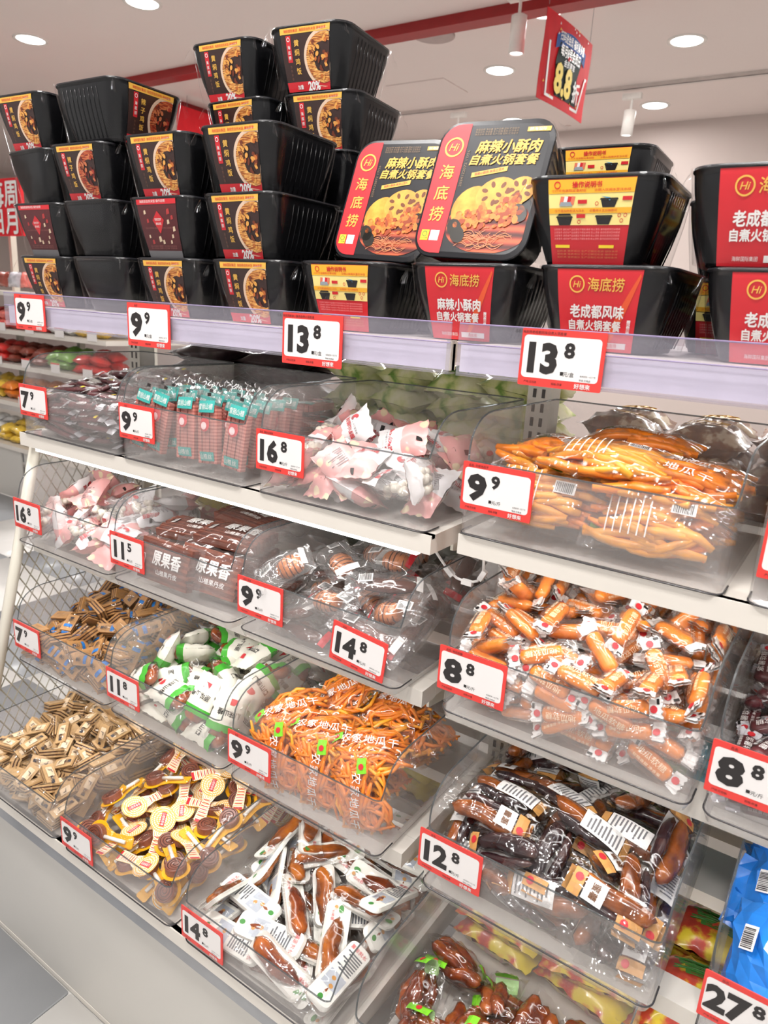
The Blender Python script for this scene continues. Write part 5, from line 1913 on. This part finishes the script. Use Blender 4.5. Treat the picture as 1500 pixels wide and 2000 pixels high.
potJ = [P_potato(210 + i, True, 0.132, 0.080, 0.038) for i in range(3)]
bx, by, bz, W_, D_ = BINS['J']
GJ = 'sweet potato strip bags on the third tier'
for (x, y, z, yw, pt, rl), lab in (
        ((0.075, 0.034, 0.050, 0.0, 1.25, 1.45), 'strip bag pressed upright against the front panel beside the 9.9 card'),
        ((0.150, 0.038, 0.052, 0.0, 1.35, 1.45), 'strip bag pressed upright at the middle of the front panel'),
        ((0.225, 0.040, 0.050, 0.0, 1.25, 1.45), 'strip bag with lime tag low in the near front corner'),
        ((0.085, 0.110, 0.030, 0.6, 0, 0), 'strip bag on the bin floor, far front'),
        ((0.195, 0.110, 0.030, -0.3, 0, 0), 'strip bag on the bin floor, near front'),
        ((0.090, 0.220, 0.030, 0.3, 0, 0), 'strip bag on the bin floor, far back'),
        ((0.195, 0.220, 0.030, -0.2, 0, 0), 'strip bag on the bin floor, near back'),
        ((0.058, 0.085, 0.092, 0.95, -0.35, 0.2), 'strip bag leaning in the far corner with a lime tag on top'),
        ((0.100, 0.165, 0.105, 1.15, -0.45, 0.1), 'strip bag tilted steeply against the shelf above'),
        ((0.180, 0.190, 0.100, 0.35, -0.15, 0.15), 'strip bag with lime tag at the back of the heap'),
        ((0.130, 0.075, 0.090, 0.55, -0.15, 0.25), 'strip bag in the middle of the heap with a white barcode'),
        ((0.212, 0.080, 0.098, 0.55, -0.20, 0.30), 'strip bag on top near the front with broad white lettering'),
        ((0.225, 0.200, 0.075, -0.5, 0, 0.1), 'strip bag at the near back corner')):
    place(potJ[int(x * 1000) % 3], pose((bx + x, by + y, bz + z), yw, pt, rl), lab, 'snack bag', GJ)
gla = [P_glazed(230 + i) for i in range(5)]
cnts['G'] = fill('G', gla, lambda x, y: 0.050 + 0.062 * math.sin(PI * min(1, .15 + y * .6)), 70, 'glazed sweet potato pack', 'snack pack', 'glazed sweet potato packs', tilt=0.45, seed=81, flip=0.4, slope=0.8)
bl = [P_plain('blue_bag', 0.115, 0.085, 0.040, BLUEP, 240 + i, None, None, 'barcode_label', True, True) for i in range(3)]
cnts['G2'] = fill('G2', bl, lambda x, y: 0.10 + 0.05 * y, 26, 'shiny blue snack bag', 'snack bag', 'blue bags in the 27.8 bin', tilt=0.6, seed=82, slope=0.9)
lol = [P_lolly(250 + i) for i in range(3)]
cnts['L'] = fill('L', lol, lambda x, y: 0.045 + 0.065 * y, 110, 'hawthorn roll lolly', 'lolly', 'hawthorn lollies', yaw=None, tilt=0.5, seed=91, flip=0.42, slope=0.8)
trs = [P_tray(260 + i) for i in range(4)]
cnts['M'] = fill('M', trs, lambda x, y: 0.042 + 0.06 * y, 90, 'white sweet potato tray', 'snack pack', 'sweet potato trays', tilt=0.4, seed=101, flip=0.42, slope=0.7)
dts = [P_date(270 + i) for i in range(4)]
cnts['N'] = fill('N', dts, lambda x, y: 0.060 - 0.02 * y, 30, 'lime-labelled glossy fruit bag', 'snack bag', 'glossy fruit bags', tilt=0.6, seed=111, slope=0.8)

# ------------------------------------------------------------------ goods on the far side of the shelving
LEMON = pbr('lemon_bag', S(226, 206, 60), 0.3, var=0.3, vscale=30, coat=0.5)
LIMEW = pattern('green_white_bag', 'noise', [S(122, 162, 70), S(218, 222, 150), S(244, 240, 204)], 26, 0.3, 'Object', 0.5, [0.36, 0.48, 0.62])
DARKB = pbr('dark_bag', S(58, 42, 44), 0.3, var=0.5, vscale=30, coat=0.5)
YR = pattern('yellow_red_bag', 'noise', [S(150, 40, 40), S(196, 70, 50), S(222, 196, 52), S(226, 206, 70)], 22, 0.3, 'Object', 0.5, [0.3, 0.45, 0.52, 1])
AQUA = pbr('aqua_bag', S(84, 176, 196), 0.3, var=0.2, coat=0.5)
OLIVE = pbr('olive_bag', S(74, 78, 56), 0.35, var=0.4, vscale=30, coat=0.4)


def rear(tier, x0, x1, mat, name, size, glyph, gm, label, group, seed, rows=2, y0=0.39, zmax=0.13):
    z = TIER[tier][1]
    l, w_, h = size
    pr = [P_plain(name, l, w_, h, mat, seed + i, glyph, gm) for i in range(2)]
    rs = np.random.default_rng(seed)
    nl = max(1, int(zmax / (h * 0.8)))
    n = 0
    for r in range(rows):
        x = x0 + l / 2
        ix = 0
        while x <= x1 - l / 2 + 1e-6:
            for k in range(nl):
                lab = label + ', ' + ['lowest', 'second', 'third', 'fourth', 'fifth'][min(k, 4)] + ' in stack ' + ['one', 'two', 'three', 'four', 'five', 'six', 'seven', 'eight'][min(7, ix)] + (' behind' if r else '')
                place(pr[n % 2], pose((x + rs.normal(0, .004), y0 + r * w_ * 1.05, z + h * 0.55 + k * h * 0.8), rs.normal(0, .15), rs.normal(0, .08), rs.normal(0, .2)), lab, 'snack bag', group)
                n += 1
            ix += 1
            x += l * 1.02


rear(1, 0.0, 0.44, DARKB, 'dark_stick_bag', (0.20, 0.075, 0.04), None, None, 'long dark bag behind the plum sticks', 'dark bags behind the highest tier', 400, 2, 0.38, 0.19)
rear(1, 0.45, 0.90, LIMEW, 'green_leaf_bag', (0.11, 0.09, 0.05), '仙草', pbr('deep_green_print', S(64, 128, 52), 0.4), 'cream bag with green lettering behind the yogurt pouches', 'green lettered bags at the rear', 410, 2, 0.39, 0.17)
rear(1, 0.95, 1.60, MATS['mushroom_brown'], 'brown_bag', (0.12, 0.09, 0.05), '菇', GOLD, 'brown and cream bag behind the sweet potato bags', 'brown bags behind the highest tier', 420, 2, 0.39, 0.15)
rear(2, 0.05, 0.28, LEMON, 'lemon_bag', (0.10, 0.08, 0.045), None, None, 'lemon yellow bag seen behind the second tier', 'lemon bags at the rear', 430, 1, 0.38, 0.16)
rear(2, 0.30, 0.90, OLIVE, 'olive_bag', (0.12, 0.09, 0.05), None, None, 'dark olive bag in the shade behind the fruit leather', 'olive bags at the rear', 440, 1, 0.38, 0.12)
rear(2, 0.95, 1.60, MATS['mushroom_brown'], 'russet_bag', (0.12, 0.09, 0.05), None, None, 'russet bag behind the orange sweets', 'russet bags at the rear', 450, 1, 0.38, 0.10)
rear(3, 0.05, 0.90, DARKB, 'charcoal_bag', (0.12, 0.09, 0.05), None, None, 'charcoal bag behind the third tier', 'charcoal bags at the rear', 460, 1, 0.38, 0.09)
rear(3, 0.96, 1.10, LEMON, 'yellow_bag', (0.11, 0.09, 0.045), '糖', pbr('deep_green_print', S(64, 128, 52), 0.4), 'yellow bag with green lettering behind the glazed packs', 'yellow bags behind the glazed packs', 470, 2, 0.35, 0.13)
rear(3, 1.085, 1.21, pbr('grass_bag', S(112, 190, 52), 0.3, var=0.2, coat=0.5), 'grass_green_bag', (0.11, 0.09, 0.045), None, None, 'grass green bag behind the glazed packs', 'grass green bags', 480, 2, 0.35, 0.13)
rear(3, 1.20, 1.56, AQUA, 'aqua_bag', (0.11, 0.09, 0.045), '鱼', WHITE, 'aqua bag behind the shiny blue bags', 'aqua bags at the rear', 490, 2, 0.35, 0.13)
rear(4, 0.64, 0.95, LEMON, 'low_yellow_bag', (0.12, 0.09, 0.045), None, None, 'yellow bag low behind the white trays', 'yellow bags low at the rear', 500, 1, 0.38, 0.08)
rear(4, 0.955, 1.74, YR, 'yellow_red_bag', (0.13, 0.10, 0.05), '薯', pbr('deep_green_print', S(64, 128, 52), 0.4), 'crinkled yellow and red bag behind the glossy fruit', 'yellow and red bags', 510, 2, 0.135, 0.125)
print('FILL', cnts, round(_t.time() - _t0, 1))

#==FAR==
# ------------------------------------------------------------------ far shelving beyond the left end
FY, FX0, FX1 = 1.8, -5.2, -2.3
fs = empty('far_shelving', (-3.7, FY + 0.3, 0))
tag(fs, 'far white shelving with colourful goods beyond the mesh end', 'shelving')
FO = Vector((-3.7, FY + 0.3, 0))


def fpart(mb, name, mats):
    o = mb.build(name, mats, fs)
    o.location = -FO
    return o


FT = [(1.06, 0.0), (0.85, -0.04), (0.62, -0.08), (0.35, -0.14)]
fpart(MB().span((FX0, FY, 1.27), (FX1, FY + 0.6, 1.295)), 'top_shelf', SHELFW)
for z, dy in FT:
    fpart(MB().span((FX0, FY + dy, z - 0.028), (FX1, FY + 0.6, z)), 'shelf', SHELFW)
for k in range(5):
    x = FX0 + (FX1 - FX0) * k / 4
    fpart(MB().span((x - 0.015, FY + 0.3, 0), (x + 0.015, FY + 0.34, 1.9)), 'upright', METAL)
    if k < 4:
        fpart(MB().span((x + 0.01, FY - 0.13, 0.0), (x + 0.70, FY - 0.12, 0.32)), 'cabinet_front', MATS['kick_grey'])
fcol = [S(206, 52, 48), S(232, 120, 110), S(230, 190, 70), S(240, 236, 230), S(130, 60, 46), S(120, 170, 70), S(226, 130, 50), S(176, 176, 182)]
fmats = [pbr('far_bag_%d' % i, c, 0.3, var=0.3, vscale=20, coat=0.4) for i, c in enumerate(fcol)]
fpro = [P_plain('far_snack_bag', 0.13, 0.10, 0.055, m, 600 + i) for i, m in enumerate(fmats)]
cnames = ['red', 'pink', 'yellow', 'white', 'brown', 'green', 'orange', 'grey']
tnames = ['upper', 'second', 'third', 'bottom']
rs = np.random.default_rng(77)
n = 0
for ti, (z, dy) in enumerate(FT):
    x = -3.75
    while x < FX1 - 0.08:
        ci = [[0, 1, 0, 3, 2, 5][int((x + 4) * 3) % 6], [4, 0, 4, 5, 0, 6][int((x + 4) * 3) % 6], [3, 2, 6, 2, 3, 1][int((x + 4) * 3) % 6], [7, 3, 2, 0, 7, 3][int((x + 4) * 3) % 6]][ti]
        for r in range(2):
            for k in range(2):
                place(fpro[ci], pose((x + rs.normal(0, .01), FY + dy + 0.09 + 0.12 * r, z + 0.032 + k * 0.05 + r * 0.02), rs.normal(0, .3), rs.normal(0, .1), rs.normal(0.15, .2)), cnames[ci] + ' bag on the ' + tnames[ti] + ' tier of the far shelving', 'snack bag', 'bags on the far shelving')
                n += 1
        x += 0.145
for k in range(5):
    x = -3.75 + k * 0.32
    for ti, (z, dy) in enumerate(FT[:3]):
        o = MB().span((x, FY + dy - 0.004, z - 0.01), (x + 0.09, FY + dy - 0.002, z + 0.05)).build('far_price_card', CARDW)
        tag(o, 'blurred price card on the ' + tnames[ti] + ' tier of the far shelving', 'price card', 'price cards on the far shelving, ' + tnames[ti])
        MB().span((x, FY + dy - 0.005, z + 0.042), (x + 0.09, FY + dy - 0.0041, z + 0.05)).build('red_band', CARDR, o)
sg = MB().span((-4.6, FY - 0.02, 1.62), (-3.02, FY, 1.94)).build('red_sign', RED2)
tag(sg, 'red lightbox sign with white characters above the far shelving', 'sign')
mb = MB()
put_text(mb, '每周', -3.20, 1.855, 0.16, 0, FY + 0.0, bold=0.02)
put_text(mb, '日月', -3.20, 1.70, 0.16, 0, FY + 0.0, bold=0.02)
mb.build('lettering', [WHITE], sg, False, lambda V: np.column_stack((V[:, 0], 2 * FY - 0.024 - V[:, 2], V[:, 1])))
for k, x in enumerate((-3.68, -3.54, -3.40, -3.26, -3.12, -2.98, -2.84, -2.70)):
    o = place(fpro[[1, 4, 7, 1, 0, 2, 4, 1][k]], pose((x, FY + 0.12, 1.295 + 0.075), PI / 2 * 0, 0, 1.35), 'bag standing on top of the far shelving, number %d from the end panel' % (8 - k) if False else ['pink', 'brown', 'grey', 'pink', 'red', 'yellow', 'brown', 'pink'][k] + ' bag standing on top of the far shelving', 'snack bag', 'bags standing on the far shelving top')
